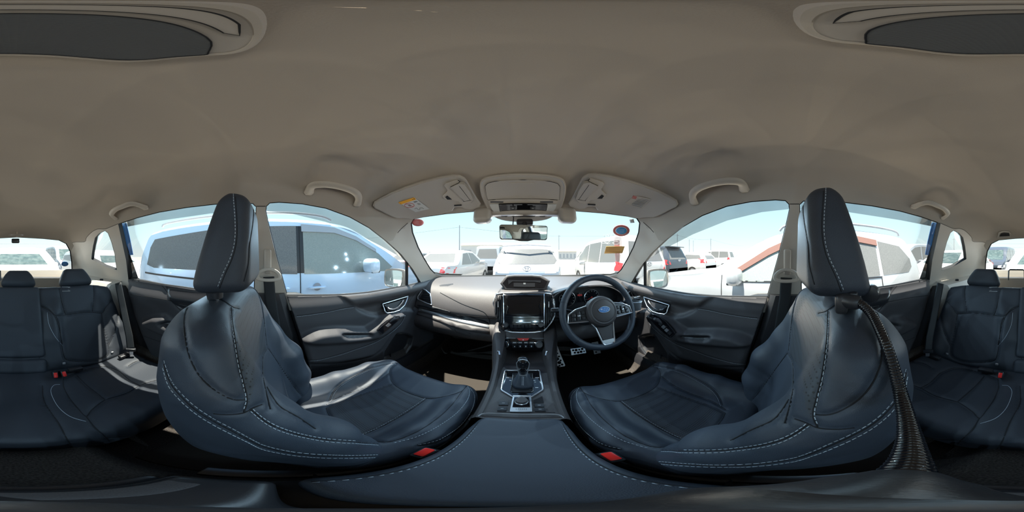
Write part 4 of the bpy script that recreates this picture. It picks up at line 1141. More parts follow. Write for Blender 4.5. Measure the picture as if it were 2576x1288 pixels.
MB().add(*tube(P_ + N_ * .004, .0032, 8, True)).build('silver_surround', M['silver'], con)
cpz('shift_gate', CT([(530, 600), (815, 600), (825, 855), (800, 868), (520, 868), (498, 850)]), M['groove'], .005, sp)
P_, N_, ok = cast_fill(BO_, dens(CT([(530, 600), (815, 600), (828, 855), (800, 870), (520, 870), (496, 852)]), 3, True)); MB().add(*tube(P_ + N_ * .006, .0022, 6, True)).build('gate_frame', M['black_s'], sp)
for a_, b_, w in ((490, 695, 14), (845, 695, 14), (858, 720, 10), (450, 655, 22), (885, 655, 28), (880, 800, 22)):
    cpz('position_mark', CT([(a_ - w, b_ - 3), (a_ + w, b_ - 3), (a_ + w, b_ + 3), (a_ - w, b_ + 3)]), M['white'], .005, sp, 4)
# boot and lever
lev = MB(); bx_, by_ = .0, .545
rings = []
for z, rx, ry, oy in ((.712, .036, .042, 0), (.722, .033, .036, 0), (.735, .026, .028, .002), (.748, .023, .024, .004), (.758, .018, .018, .006), (.770, .0145, .0145, .008)):
    rings.append([(bx_ + rx * math.copysign(abs(math.cos(t)) ** .7, math.cos(t)) * (1 + .06 * math.sin(5 * t + z * 200)), by_ + oy + ry * math.copysign(abs(math.sin(t)) ** .7, math.sin(t)), z) for t in np.linspace(0, 2 * PI, 33)[:-1]])
MB().add(*loft(rings)).build('lever_boot', M['leather'], con, auto=0)
for sg in (-1, 1): MB().add(*tube([(sg * .002, by_ - .040, .714), (sg * .002, by_ - .033, .724), (sg * .002, by_ - .024, .740), (sg * .002, by_ - .012, .762)], .0007, 5)).build('boot_stitching', M['thread'], con)
rings = []
for z, rx, ry, oy in ((.765, .0125, .013, .008), (.785, .0145, .016, .006), (.810, .0185, .021, .002), (.835, .0215, .024, 0), (.848, .0205, .021, .001), (.855, .014, .014, .003), (.857, .002, .002, .004)):
    rings.append([(rx * math.cos(t), by_ + oy + ry * math.sin(t), z) for t in np.linspace(0, 2 * PI, 29)[:-1]])
kn = MB().add(*loft(rings)).build('lever_knob', M['gloss'], con, auto=0)
MB().add(*tube([(-.0125, by_ - .008, .770), (-.0185, by_ - .012, .812), (-.021, by_ - .013, .838), (-.014, by_ - .012, .853), (0, by_ - .012, .857), (.014, by_ - .012, .853), (.021, by_ - .013, .838), (.0185, by_ - .012, .812), (.0125, by_ - .008, .770), (0, by_ - .012, .768)], .0016, 6, True)).build('knob_trim', M['silver_p'], kn)
# drive mode dial
dm = cpz('mode_dial_panel', CT([(530, 915), (795, 915), (812, 1148), (800, 1155), (490, 1155), (483, 1145)]), M['silver_p'], .006)
cpz('dial_plate', CT([(548, 945), (770, 945), (782, 1090), (522, 1090)]), M['gloss'], .0075, dm)
knob(dm, CT([(655, 1010)])[0], .0165, .017, 'dash', 'silver', BO_)
for a_ in (570, 600, 630, 660, 690, 720): cpz('panel_letter', CT([(a_, 1110), (a_ + 16, 1110), (a_ + 16, 1126), (a_, 1126)]), M['grey_print'], .0066, dm, 4)
for q in ([(330, 1000), (452, 1000), (458, 1052), (318, 1052)], [(312, 1078), (438, 1078), (432, 1136), (296, 1136)], [(848, 1034), (980, 1034), (988, 1080), (850, 1080)], [(852, 1092), (1000, 1092), (1012, 1144), (852, 1144)]):
    s_ = cpz('console_switch', CT(q), M['black_s'], .004)
    cx2 = sum(p[0] for p in q) / 4; cy2 = sum(p[1] for p in q) / 4
    cpz('switch_print', CT([(cx2 - 22, cy2 - 4), (cx2 + 22, cy2 - 4), (cx2 + 22, cy2 + 4), (cx2 - 22, cy2 + 4)]), M['grey_print'], .0046, s_, 4)
cpz('coin_recess', CT([(835, 975), (960, 920), (985, 1020), (838, 1022)]), M['groove'], .001)
mb = MB(); mb.add(*seam(BO_, CT([(110, 1160), (400, 1158), (650, 1162), (900, 1160), (1150, 1160)]), .0012)); mb.build('panel_joint', M['groove'], con, auto=0)
P_ = [(-.094, .350, .700), (-.085, .362, .706), (-.06, .368, .708), (0, .370, .709), (.06, .368, .708), (.085, .362, .706), (.094, .350, .700)]
MB().add(*tube(cat(P_, 6), .0022, 6)).build('trim_line', M['silver_p'], con)
for sg in (-1, 1):
    P_, N_, ok = cast_fill(BO_, CT([(300, 262), (322, 262), (330, 312)] if sg < 0 else [(1050, 262), (1028, 262), (1020, 320)]))
    MB().add(*tube(P_ + N_ * .002, .0045, 8)).build('silver_tab', M['silver'], con)
# ================================================================ steering wheel
WC = Vector((.345, .690, .978)); th_ = math.radians(25)
wr = Vector((1, 0, 0)); wu = Vector((0, math.sin(th_), math.cos(th_))); wn = wr.cross(wu) * -1
wn = Vector((0, -math.cos(th_), math.sin(th_)))
def WP(a_, b_, c_=0): return tuple(WC + wr * a_ + wu * b_ + wn * c_)
def wm(V): return [WP(*v) for v in V]
stw = thing('steering_wheel', 'black leather steering wheel with silver spokes on the right side of the dash', 'steering wheel', tuple(WC))
q = [(0.178 * math.cos(t), .178 * math.sin(t) * (1.0 if math.sin(t) > -.9 else .99), 0) for t in np.linspace(0, 2 * PI, 97)[:-1]]
V_, F_ = tube(q, .0165, 14, True, flat=1.05); MB().add(wm(V_), F_).build('rim', M['leather'], stw, auto=0)
mb = MB()
for t0 in (.35, 1.2, 1.95, 2.8, 3.9, 5.5):
    c_, s_ = math.cos(t0), math.sin(t0); V_, F_ = tube([(.178 * c_ + .0168 * (c_ * math.cos(p)), .178 * s_ + .0168 * s_ * math.cos(p), .0168 * math.sin(p)) for p in np.linspace(0, 2 * PI, 17)[:-1]], .0008, 4, True); mb.add(wm(V_), F_)
mb.build('rim_stitching', M['groove'], stw, auto=0)
prof = [(.072, -.03), (.078, -.01), (.078, .018), (.072, .034), (.062, .041), (.056, .040), (.053, .043), (.045, .0455), (.02, .047), (.0005, .0475)]
V_, F_ = [], []
for r, h in prof:
    for k in range(48):
        t = 2 * PI * k / 48; V_.append((r * math.cos(t) * 1.0, r * math.sin(t) * (.97 if math.sin(t) > 0 else 1.0), h))
for i in range(len(prof) - 1):
    for k in range(48): k2 = (k + 1) % 48; F_.append((i * 48 + k, i * 48 + k2, (i + 1) * 48 + k2, (i + 1) * 48 + k))
hub = MB().add(wm(V_), F_).build('airbag_cover', M['dash'], stw, auto=25)
el = [(.0275 * math.cos(t), .004 + .0145 * math.sin(t), .0480) for t in np.linspace(0, 2 * PI, 41)[:-1]]
emb = MB().add(wm(el), [tuple(range(40))]).build('emblem', M['bluep'], stw, auto=0)
V_, F_ = tube(el, .0013, 6, True); MB().add(wm(V_), F_).build('emblem_ring', M['chrome'], emb)
def star(cx, cy, r, z=.0488):
    o = []
    for k in range(12):
        a_ = k * PI / 6; rr_ = r if k % 3 == 0 else r * .28
        if k % 6 == 0: rr_ = r * 1.35
        o.append((cx + rr_ * math.cos(a_), cy + rr_ * math.sin(a_) * .85, z))
    return o
for cx, cy, r in ((-.013, .0075, .0072), (.004, .010, .0038), (.015, .0085, .0036), (-.001, .001, .0036), (.009, .000, .0036), (.019, .0025, .0034)):
    s_ = star(cx, cy, r); MB().add(wm(s_), [tuple(range(12))]).build('emblem_star', M['white'], emb, auto=0)
for sg in (-1, 1):
    sp_ = [(sg * .066, .030), (sg * .120, .022 if sg < 0 else .024), (sg * .158, .004), (sg * .160, -.036), (sg * .066, -.040)]
    V_, F_ = prism(sp_, -.008, .014); s_ = MB().add(wm(V_), F_).build('spoke', M['black_s'], stw, auto=30)
    V_, F_ = tube([(p[0], p[1], .015) for p in dens([(sg * .070, .034), (sg * .122, .022), (sg * .158, .000), (sg * .163, -.036), (sg * .070, -.040)], .01)], .0032, 8); MB().add(wm(V_), F_).build('silver_frame', M['silver'], s_)
    for i_, (a_, b_) in enumerate(((.090, .006), (.112, .004), (.134, -.004), (.090, -.020), (.112, -.020), (.136, -.022))):
        V_, F_ = rbox((sg * a_, b_, .016), (.018, .018, .006), .0025, 2); MB().add(wm(V_), F_).build('wheel_button', M['black'], s_)
    V_, F_ = rbox((sg * .112, -.008, .020), (.014, .009, .006), .002, 2); MB().add(wm(V_), F_).build('rocker', M['silver_p'], s_)
V_, F_ = prism([(-.035, -.070), (.042, -.070), (.030, -.140), (-.018, -.140)], .0, .010); lo_ = MB().add(wm(V_), F_).build('lower_spoke', M['dash'], stw, auto=30)
V_, F_ = tube([(p[0], p[1], .010) for p in dens([(-.056, -.052), (-.040, -.078), (-.022, -.158), (-.016, -.166), (.028, -.166), (.034, -.158), (.046, -.078), (.050, -.060)], .008)], .0038, 8); MB().add(wm(V_), F_).build('silver_frame', M['silver'], lo_)
V_, F_ = prism([(-.020, -.142), (.032, -.142), (.030, -.170), (-.016, -.170)], .002, .009); MB().add(wm(V_), F_).build('silver_foot', M['silver'], lo_, auto=30)
V_, F_ = lathe([(.06, -.03), (.055, -.10), (.06, -.24)], (0, 0, 0), (0, 0, 1), 28); MB().add(wm(V_), F_).build('column_shroud', M['black'], stw)
for sg in (-1, 1):
    V_, F_ = tube([(sg * .05, .01, -.055), (sg * .11, .02, -.06), (sg * .165, .035, -.06)], [.007, .006, .009], 10); st_ = MB().add(wm(V_), F_).build('stalk', M['black_s'], stw)
    V_, F_ = rbox((sg * .200, .034, -.06), (.045, .024, .024), .009, 3); MB().add(wm(V_), F_).build('stalk_end', M['black'], st_)
# phone holder on the right end of the dash
ph = thing('cup_holder', 'glossy pull-out cup holder at the right end of the dashboard beside the steering wheel', 'cup holder', (.60, .90, .93))
P_ = atdist([(1592, 752)], .98)[0]
MB().add(*rbox(tuple(P_ + [0, 0, .0]), (.06, .07, .018), .006, 3)).build('tray', M['gloss'], ph)
MB().add(*lathe([(.030, -.05), (.034, 0), (.037, .002), (.034, .004), (.030, 0)], tuple(P_ + [0, -.03, -.01]), (0, 0, 1), 24)).build('ring', M['silver_p'], ph)
MB().add(*rbox(tuple(P_ + [.0, -.04, .018]), (.05, .012, .012), .004, 2)).build('clip', M['chrome'], ph)
# ================================================================ pedals
def studs(poly, holes, M_, t=.006):
    V_, F_ = prism(poly, 0, t, M_); return V_, F_
def pedal(name, lab, c, w, h, tilt, m, holes, taper=None, rz=0.):
    R = Matrix.Translation(Vector(c)) @ Matrix.Rotation(rz, 4, 'Z') @ Matrix.Rotation(tilt, 4, 'X')
    root = thing(name, lab, 'pedal', c)
    pl_ = taper or [(-w / 2, -h / 2), (w / 2, -h / 2), (w / 2, h / 2), (-w / 2, h / 2)]
    pl_ = cat(dens(pl_, .02, True), 2, True) if taper is None else dens(pl_, .02, True)
    V_, F_ = prism(pl_, 0, .006, R); MB().add(V_, F_).build('metal_plate', M['alu'], root, auto=30)
    for a_, b_, r in holes:
        V_, F_ = lathe([(r, .004), (r, .010), (r * .8, .011), (.0005, .011)], (a_, b_, 0), (0, 0, 1), 16); MB().add([tuple(R @ Vector(v)) for v in V_], F_).build('rubber_stud', M['rubber'], root)
    V_, F_ = tube([(0, 0, 0), (0, h * .6, -.05), (0, h * .6 + .15, -.07)], .010, 8); MB().add([tuple(R @ Vector(v)) for v in V_], F_).build('pedal_arm', M['black'], root)
tl = -math.radians(90 - 48)
pedal('foot_rest', 'aluminium foot rest plate studded with black rubber, leftmost in the driver footwell', (.205, 1.045, .49), .07, .20, math.radians(52), M['alu'], [(-.014, .08, .008), (.003, .055, .007), (-.015, .038, .011), (.006, .03, .006), (-.010, .012, .012), (.014, .004, .007), (-.020, -.004, .006), (0, -.014, .013), (.020, -.028, .007), (-.014, -.032, .007), (.010, -.045, .012), (.026, -.062, .008), (.008, -.07, .007)], taper=[(-.008, .095), (.012, .095), (.045, -.07), (.04, -.078), (.008, -.08), (-.030, -.042), (-.026, -.02)])
pedal('brake_pedal', 'wide aluminium brake pedal with black rubber studs below the steering wheel', (.365, 1.09, .495), .105, .052, math.radians(55), M['alu'], [(-.036, .012, .008), (-.015, .010, .010), (.008, .010, .007), (.030, .012, .009), (-.028, -.010, .008), (-.004, -.012, .009), (.018, -.010, .010), (.040, -.010, .006)])
pedal('accelerator_pedal', 'narrow aluminium accelerator pedal, rightmost under the steering wheel', (.515, 1.12, .475), .052, .105, math.radians(60), M['alu'], [(-.01, .035, .007), (.012, .02, .007), (-.008, .0, .008), (.010, -.018, .008), (-.010, -.036, .007)])
# ================================================================ things on the headliner
BCL = mkbvh(np.vstack([SHELL_V, SHELL_V * [-1, 1, 1]]), np.vstack([SHELL_T, SHELL_T[:, ::-1] + len(SHELL_V)]))
def rp(name, px, m, th, par, step=8, sink=.004, auto=30, B_=None, smooth=False): return dpatch(name, px, m, th, par, step, sink, B_ or BCL, auto, smooth)
def VP(l): return [(940 + a_ / 8.587, 430 + b_ / 8.587) for a_, b_ in l]
vis_out = VP([(-12, 720), (10, 655), (150, 570), (400, 440), (700, 320), (1000, 220), (1400, 112), (1700, 65), (1850, 75), (1950, 125), (2020, 230), (2100, 370), (2200, 540), (2290, 670), (2270, 720), (2180, 755), (2060, 775), (1990, 765), (1930, 730), (1800, 718), (1720, 735), (1680, 812), (1500, 850), (1300, 895), (1100, 932), (880, 985), (780, 980), (600, 965), (480, 975), (350, 930), (180, 840), (30, 770)])
def visor():
    left = MIR > 0
    root = thing('sun_visor', 'left beige sun visor with a yellow and white warning label' if left else 'right beige sun visor with a small grey printed notice', 'sun visor', (-.36, .78, 1.57), 'sun visors')
    v_, f_ = patch(BCL, vis_out, .018, 9, .0); MB().add(v_, f_).build('visor_panel', M['beige2'], root, auto=30)
    B2 = mkbvh(v_, f_)
    P_, N_, ok = cast_fill(BCL, dens(vis_out, 4, True)); MB().add(*tube(P_ + N_ * .012, .0065, 8, True)).build('visor_edge', M['beige2'], root)
    P_, N_, ok = cast_fill(B2, VP([(1740, 745), (1900, 735)])); MB().add(*tube(P_, .005, 8)).build('visor_clip', M['black_s'], root)
    mh = rp('mirror_housing', VP([(1500, 520), (1590, 440), (1600, 400), (1530, 300), (1560, 260), (1680, 215), (1820, 170), (1850, 200), (1830, 235), (1950, 245), (2010, 300), (2090, 420), (2160, 570), (2120, 640), (2080, 690), (1960, 705), (1880, 690), (1840, 640), (1680, 615), (1560, 610), (1510, 560)]), M['beige'], .005, root, 6, .002, B_=B2)
    def edge(l, r=.0012, m='groove', h=.0055, cl=False):
        P_, N_, ok = cast_fill(B2, dens(VP(l), 3, cl)); return MB().add(*tube(P_ + N_ * h, r, 5, cl)).build('edge_line', M[m], mh)
    edge([(1500, 520), (1590, 440), (1600, 400), (1530, 300), (1560, 260), (1680, 215), (1820, 170), (1850, 200), (1830, 235), (1950, 245), (2010, 300), (2090, 420), (2160, 570), (2120, 640), (2080, 690), (1960, 705), (1880, 690), (1840, 640), (1680, 615), (1560, 610), (1510, 560)], .0016, 'beige', .004, True)
    edge([(1690, 322), (1800, 440), (1950, 615)], .0022); edge([(1850, 290), (1960, 430), (2080, 590)], .0010, 'groove', .011, False); edge([(1660, 325), (1830, 240), (1860, 205), (1820, 172)], .0016, 'groove', .006, False)
    edge([(1940, 640), (2110, 610)], .0016, 'groove', .006, False)
    rp('ticket_strap', VP([(1660, 325), (1830, 240), (1960, 260), (2080, 420), (2150, 580), (1960, 620), (1900, 560)]), M['beige2'], .011, mh, 6, .0, B_=B2)
    rp('strap_shadow_gap', VP([(1690, 320), (1720, 325), (1960, 610), (1940, 630), (1880, 560)]), M['groove'], .0055, mh, 5, .0, B_=B2)
    rp('housing_window', VP([(1545, 545), (1590, 515), (1690, 600), (1590, 600)]), M['groove'], .006, mh, 5, .0, B_=B2)
    if left:
        lb = rp('warning_label', VP([(540, 685), (880, 580), (1205, 820), (905, 890)]), M['paper'], .001, root, 8, .0, B_=B2)
        rp('label_header', VP([(535, 680), (870, 572), (925, 612), (585, 722)]), M['orange'], .0016, lb, 8, .0, B_=B2)
        for k in range(7):
            a_ = 640 + k * 36; b_ = 665 - k * 11
            rp('header_letter', VP([(a_, b_), (a_ + 20, b_ - 6), (a_ + 34, b_ + 6 - 2), (a_ + 14, b_ + 12 - 2)]), M['groove'], .0022, lb, 4, .0, B_=B2)
        rp('warning_triangle', VP([(575, 705), (585, 672), (620, 690)]), M['groove'], .0022, lb, 4, .0, B_=B2)
        ring_ = [(770 + 105 * math.cos(t), 738 + 48 * math.sin(t)) for t in np.linspace(0, 2 * PI, 25)[:-1]]
        P_, N_, ok = cast_fill(B2, VP(ring_)); MB().add(*tube(P_ + N_ * .002, .0011, 5, True)).build('prohibition_ring', M['redp'], lb)
        P_, N_, ok = cast_fill(B2, VP([(690, 712), (850, 766)])); MB().add(*tube(P_ + N_ * .002, .0008, 5)).build('prohibition_bar', M['redp'], lb)
        rp('pictogram', VP([(740, 725), (780, 718), (815, 745), (790, 765), (750, 755)]), M['grey_print'], .0018, lb, 4, .0, B_=B2)
        rp('pictogram', VP([(850, 660), (920, 642), (955, 662), (885, 685)]), M['grey_print'], .0018, lb, 4, .0, B_=B2)
        for a_, b_ in ((930, 700), (945, 712), (960, 724)): rp('text_line', VP([(a_, b_), (a_ + 60, b_ - 14), (a_ + 66, b_ - 8), (a_ + 6, b_ + 6)]), M['grey_print'], .0018, lb, 4, .0, B_=B2)
        P_, N_, ok = cast_fill(B2, VP([(880, 815), (920, 795), (960, 830), (1000, 830), (990, 800), (1040, 790), (1080, 810)])); MB().add(*tube(P_ + N_ * .0018, .0007, 5)).build('scribble', M['groove'], lb)
    else:
        lb = rp('notice_label', VP([(560, 640), (900, 560), (1110, 720), (760, 850)]), M['beige'], .0008, root, 8, .0, B_=B2)
        for k in range(3): rp('text_line', VP([(840 + k * 14, 592 + k * 20 - 10), (930 + k * 14, 572 + k * 20 - 8), (936 + k * 14, 578 + k * 20 - 8), (846 + k * 14, 600 + k * 20 - 10)]), M['redp'], .0016, lb, 4, .0, B_=B2)
        for k in range(7): rp('text_line', VP([(600 + k * 26, 660 + k * 24), (800 + k * 32, 610 + k * 22), (806 + k * 32, 616 + k * 22), (606 + k * 26, 668 + k * 24)]), M['grey_print'], .0016, lb, 6, .0, B_=B2)
for MIR in (1, -1): visor()
MIR = 1
# overhead console
def OP(l): return [(1000 + a_ / 3.68, 400 + b_ / 3.68) for a_, b_ in l]
oh = thing('overhead_console', 'grey overhead console with sunglasses box and dark switch panel above the rear-view mirror', 'overhead console', (0, .8, 1.55))
oo = cat(OP([(775, 215), (800, 175), (870, 152), (1000, 135), (1160, 129), (1340, 135), (1460, 152), (1515, 172), (1543, 215), (1545, 300), (1520, 400), (1485, 470), (1430, 520), (1340, 552), (1160, 566), (1000, 555), (900, 520), (850, 460), (805, 370), (780, 290)]), 3, True)
v_, f_ = patch(BCL, oo, .014, 9, .0); MB().add(v_, f_).build('housing', M['beige2'], oh, auto=30); BOH = mkbvh(v_, f_)
P_, N_, ok = cast_fill(BCL, oo); MB().add(*tube(P_ + N_ * .010, .006, 8, True)).build('housing_edge', M['beige2'], oh)
bx = rp('sunglasses_box', OP([(815, 300), (812, 245), (835, 220), (900, 203), (1160, 188), (1410, 203), (1480, 222), (1502, 248), (1498, 372), (835, 372)]), M['beige2'], .004, oh, 8, .0, B_=BOH)
mb = MB(); P_, N_, ok = cast_fill(BOH, dens(OP([(818, 300), (812, 245), (835, 220), (900, 203), (1160, 188), (1410, 203), (1480, 222), (1502, 248), (1498, 372), (835, 372)]), 4, True)); mb.add(*tube(P_ + N_ * .003, .0014, 5, True)); mb.build('box_joint', M['groove'], oh)
P_, N_, ok = cast_fill(BOH, OP([(1035, 215), (1265, 215)])); MB().add(*tube(P_ + N_ * .004, .0018, 6)).build('box_pull', M['beige'], bx)
rp('switch_strip', OP([(838, 378), (1480, 378), (1474, 408), (848, 408)]), M['beige'], .005, oh, 8, .0, B_=BOH)
for a_ in (860, 1320): rp('slider', OP([(a_, 384), (a_ + 120, 384), (a_ + 120, 398), (a_, 398)]), M['black_s'], .006, oh, 6, .0, B_=BOH)
dp = rp('switch_panel', OP([(940, 414), (1384, 414), (1365, 528), (1320, 528), (1290, 500), (1040, 500), (1010, 528), (960, 524)]), M['gloss'], .007, oh, 6, .0, B_=BOH)
for a_ in (1068, 1252): rp('lamp_switch', OP([(a_ - 26, 428), (a_ + 26, 428), (a_ + 24, 462), (a_ - 24, 462)]), M['black_s'], .009, dp, 5, .0, B_=BOH); rp('switch_print', OP([(a_ - 10, 440), (a_ + 10, 440), (a_ + 10, 450), (a_ - 10, 450)]), M['grey_print'], .0096, dp, 4, .0, B_=BOH)
rp('microphone_grille', OP([(1045, 503), (1285, 503), (1270, 528), (1060, 528)]), M['black'], .006, oh, 6, .0, B_=BOH)
for q in ([(850, 412), (935, 412), (955, 524), (900, 500), (862, 440)], [(1390, 412), (1474, 412), (1462, 450), (1430, 500), (1370, 526)]): rp('map_light_lens', OP(q), M['paper'], .006, oh, 6, .0, B_=BOH)
# camera pods of the driving aid either side of the mirror, and the bar between
pods = thing('camera_housing', 'beige twin-camera housing hanging from the windscreen header behind the mirror', 'camera housing', (0, .86, 1.47))
for sg in (-1, 1):
    x = (-.2275 if sg < 0 else .2275)
    f = lambda X, Y, Z, x=x: rb(X - x + (Z - 1.47) * .12 * (1 if x > 0 else -1), Y - .865, Z - 1.478, .050, .040, .046, .026)
    v_, f_ = surfnet(f, (x - .07, .81, 1.42), (x + .07, .92, 1.54), .005); v_ = lsmooth(v_, f_, 2)
    pd = MB().add(v_, f_).build('camera_pod', M['beige2'], pods, auto=0)
    MB().add(*lathe([(.012, 0), (.012, .01), (.009, .012), (.0005, .008)], (x, .905, 1.465), (0, 1, 0), 20)).build('camera_lens', M['gloss'], pd)
MB().add(*rbox((0, .885, 1.497), (.42, .07, .045), .016, 3)).build('bar_cover', M['beige2'], pods)
# rear-view mirror
rv = thing('rear_view_mirror', 'black-framed rear-view mirror on the windscreen below the overhead console', 'mirror', (-.002, .82, 1.37))
Rm = Matrix.Translation(Vector((-.003, .80, 1.366))) @ Matrix.Rotation(math.radians(10), 4, 'Z') @ Matrix.Rotation(math.radians(4), 4, 'X')
pl_ = []
for cx, cy, a0 in ((.108, .026, 0), (-.108, .026, 90), (-.106, -.024, 180), (.106, -.024, 270)):
    for k in range(6): t = math.radians(a0 + 90 * k / 5); pl_.append((cx + .012 * math.cos(t), cy + .012 * math.sin(t)))
pl_ = [(p[0], p[1]) for p in pl_]
def mm(V): return [tuple(Rm @ Vector((v[0], v[2], v[1]))) for v in V]
V_, F_ = prism(pl_, -.004, .022); MB().add(mm(V_), F_).build('mirror_shell', M['black_s'], rv, auto=30)
V_, F_ = prism([(p[0] * .975, p[1] * .93 + .002) for p in pl_], -.0052, -.0045); MB().add(mm(V_), F_).build('mirror_glass', M['mirror'], rv, auto=30)
V_, F_ = prism([(-.05, -.036), (.05, -.036), (.02, -.043), (-.02, -.043)], -.002, .02); MB().add(mm(V_), F_).build('mirror_chin', M['black_s'], rv, auto=30)
MB().add(*tube([(0, .82, 1.385), (0, .86, 1.42), (0, .97, 1.445)], [.012, .014, .02], 12)).build('mirror_stem', M['black_s'], rv)
MB().add(*rbox((.0, .90, 1.435), (.09, .07, .035), .01, 2)).build('stem_cover', M['black'], rv)
MB().add(*tube([(-.06, .88, 1.47), (-.062, .86, 1.42), (-.055, .83, 1.40)], .003, 6)).build('mirror_cable', M['black'], rv)
# grab handles
def handle(path, offs, r, lab):
    A = px2shell(cat(path, 6)); N = n_shell(A); of = np.interp(np.linspace(0, 1, len(A)), np.linspace(0, 1, len(offs)), offs)
    P_ = A - N * of[:, None]
    root = thing('grab_handle', lab, 'grab handle', tuple(P_[len(P_) // 2]), 'ceiling grab handles')
    rr_ = np.interp(np.linspace(0, 1, len(A)), [0, .12, .5, .88, 1], [1.25, 1.0, .9, 1.0, 1.25]) * r
    MB().add(*tube(P_, rr_, 12, flat=.55, up=-N)).build('grip', M['beige'], root, auto=40)
    for i in (0, -1):
        MB().add(*rbox(tuple(A[i] - N[i] * .004), (.022, .030, .020), .007, 2)).build('hinge_foot', M['beige2'], root)
for MIR, sd_ in ((1, 'left'), (-1, 'right')):
    f0 = 0 if MIR > 0 else 4
    handle([(776, 484), (781, 462), (800, 453), (830, 453), (866, 462), (888, 475), (897, 492), (897, 514)], [.004, .026, .036, .040, .040, .036, .026, .004], .0155, f'large beige grab handle above the {sd_} front door window')
    handle([(293, 549), (286, 533), (296, 517), (315, 507), (335, 501), (352, 507), (368, 522)], [.004, .028, .038, .042, .038, .028, .004], .0165, f'beige grab handle above the {sd_} rear door window')
MIR = 1
# dome lamp
dl = thing('dome_lamp', 'wide grey dome lamp with ribbed lens in the middle of the headliner', 'lamp', (0, -.07, 1.62))
def onceil(q, dz):
    q = np.asarray(q, float); o_ = np.c_[q, np.full(len(q), 1.2)]; P_ = ray_shell(o_, np.tile([0, 0, 1.], (len(q), 1))); P_[:, 2] -= dz; return P_
hs = [(0, -.005), (-.04, -.005), (-.072, -.008), (-.094, -.016), (-.105, -.030), (-.104, -.048), (-.098, -.075), (-.088, -.100), (-.070, -.118), (-.040, -.127), (0, -.130)]
hs = cat(hs, 3); lamp_o = np.vstack([hs, (hs[1:-1] * [-1, 1])[::-1]])
def cpatch(name, q, m, dz, par, sink=.004, step=.012):
    V2_, T_ = cdt(q, step=step); P_ = onceil(V2_, dz); mb = MB(); n = len(P_); V_ = list(P_); F_ = [tuple(t) for t in T_]; idx = {}
    for a_, b_ in bedges(T_):
        for k in (a_, b_):
            if k not in idx: idx[k] = len(V_); V_.append(P_[k] + np.array([0, 0, sink + dz * .5]))
        F_.append((b_, a_, idx[a_], idx[b_]))
    return mb.add(V_, F_).build(name, m, par, auto=30)
cpatch('lamp_body', lamp_o, M['beige2'], .008, dl)
MB().add(*tube(onceil(lamp_o, .006), .0035, 6, True)).build('lamp_rim', M['beige'], dl)
ls = cat([(0, -.030), (-.04, -.032), (-.075, -.035), (-.098, -.046), (-.103, -.052), (-.096, -.075), (-.086, -.098), (-.069, -.114), (-.040, -.124), (0, -.127)], 3); ls = np.vstack([ls, (ls[1:-1] * [-1, 1])[::-1]])
cpatch('lamp_lens', ls, M['lens'], .0105, dl)
MB().add(*tube(onceil(ls, .0105), .0008, 5, True)).build('lens_edge', M['black_s'], dl)
sl = [(-.066, -.016), (-.04, -.011), (0, -.010), (.04, -.011), (.066, -.016), (.058, -.022), (0, -.022), (-.058, -.022)]
cpatch('lamp_switch', sl, M['beige2'], .0105, dl); MB().add(*tube(onceil(dens(sl, .01, True), .0105), .0006, 5, True)).build('switch_joint', M['groove'], dl)
# rear ceiling details
rb_ = thing('belt_anchor', 'black oval belt outlet in the rear headliner right of the rear window', 'belt outlet', tuple(px2shell([(2527, 589)])[0]))
rp('anchor_rim', [(2508, 598), (2512, 584), (2522, 580), (2538, 581), (2545, 588), (2542, 597)], M['beige'], .004, rb_, 4, .0)
rp('anchor_opening', [(2514, 594), (2518, 586), (2526, 584), (2538, 585), (2540, 593)], M['groove'], .006, rb_, 4, .0)
li = thing('cargo_lamp', 'small white cargo lamp above the rear window', 'lamp', tuple(px2shell([(40, 590)])[0]))
rp('lamp_frame', [(21, 588), (60, 588), (60, 593), (21, 593)], M['beige'], .004, li, 4, .0); rp('lamp_lens', [(27, 589), (58, 589), (58, 592), (27, 592)], M['white'], .006, li, 4, .0)
P_ = px2shell([(39, 606)], -.01)[0]
la = thing('tailgate_latch', 'small black tailgate wiper cover at the top of the rear window', 'latch cover', tuple(P_)); MB().add(*rbox(tuple(P_), (.085, .03, .05), .012, 3)).build('latch_cover', M['black_s'], la)
# ================================================================ rear seat
RO = (0, -.765, .56); RA = math.radians(29)
def f_rback(X, Y, Z):
    a, u, n = to_local(X, Y, Z, RO, RA); ax = np.abs(a)
    top = .565 - .03 * sstep(.50, .68, ax)
    hn = .06
    d = rb(a, u - top / 2, n + .065, .665, top / 2, hn, .035)
    # raised wings and recessed middles of the outer places
    k = ax - .405
    wing = caps((np.abs(k), u, n), [(.205, .08, -.02), (.210, .22, -.012), (.195, .36, -.018), (.16, .44, -.035)], [.045, .045, .042, .03])
    d = smin(d, wing, .04)
    return d
def f_rcush(X, Y, Z):
    ax = np.abs(X)
    top = .575 + .028 * sstep(-.6, -.38, Y) - .02 * np.exp(-((ax - .40) / .13) ** 2) * sstep(-.34, -.45, Y)
    front = -.312 + .02 * np.cos(np.clip(ax / .66, 0, 1) * 1.5)
    return rb(X, (Y - (front - .82) / 2 - 0) , Z - top + .085, .675, (front + .82) / 2, .085, .045)
def rhead(cx, w, h, ztop):
    def f(X, Y, Z):
        a, u, n = to_local(X, Y, Z, (cx, RO[1], RO[2]), RA)
        s = np.clip((u - .56) / .11, 0, 1)
        return rb(a, u - .632, n + .050 - .15 * a * a, w - .035 * s ** 2 , h, .042, .038) * .9
    return f
Vrb, Frb = surfnet(f_rback, (-.70, -1.18, .48), (.70, -.68, 1.16), .009); Vrb = lsmooth(Vrb, Frb, 2)
Vrc, Frc = surfnet(f_rcush, (-.71, -.85, .38), (.71, -.26, .64), .009); Vrc = lsmooth(Vrc, Frc, 2)
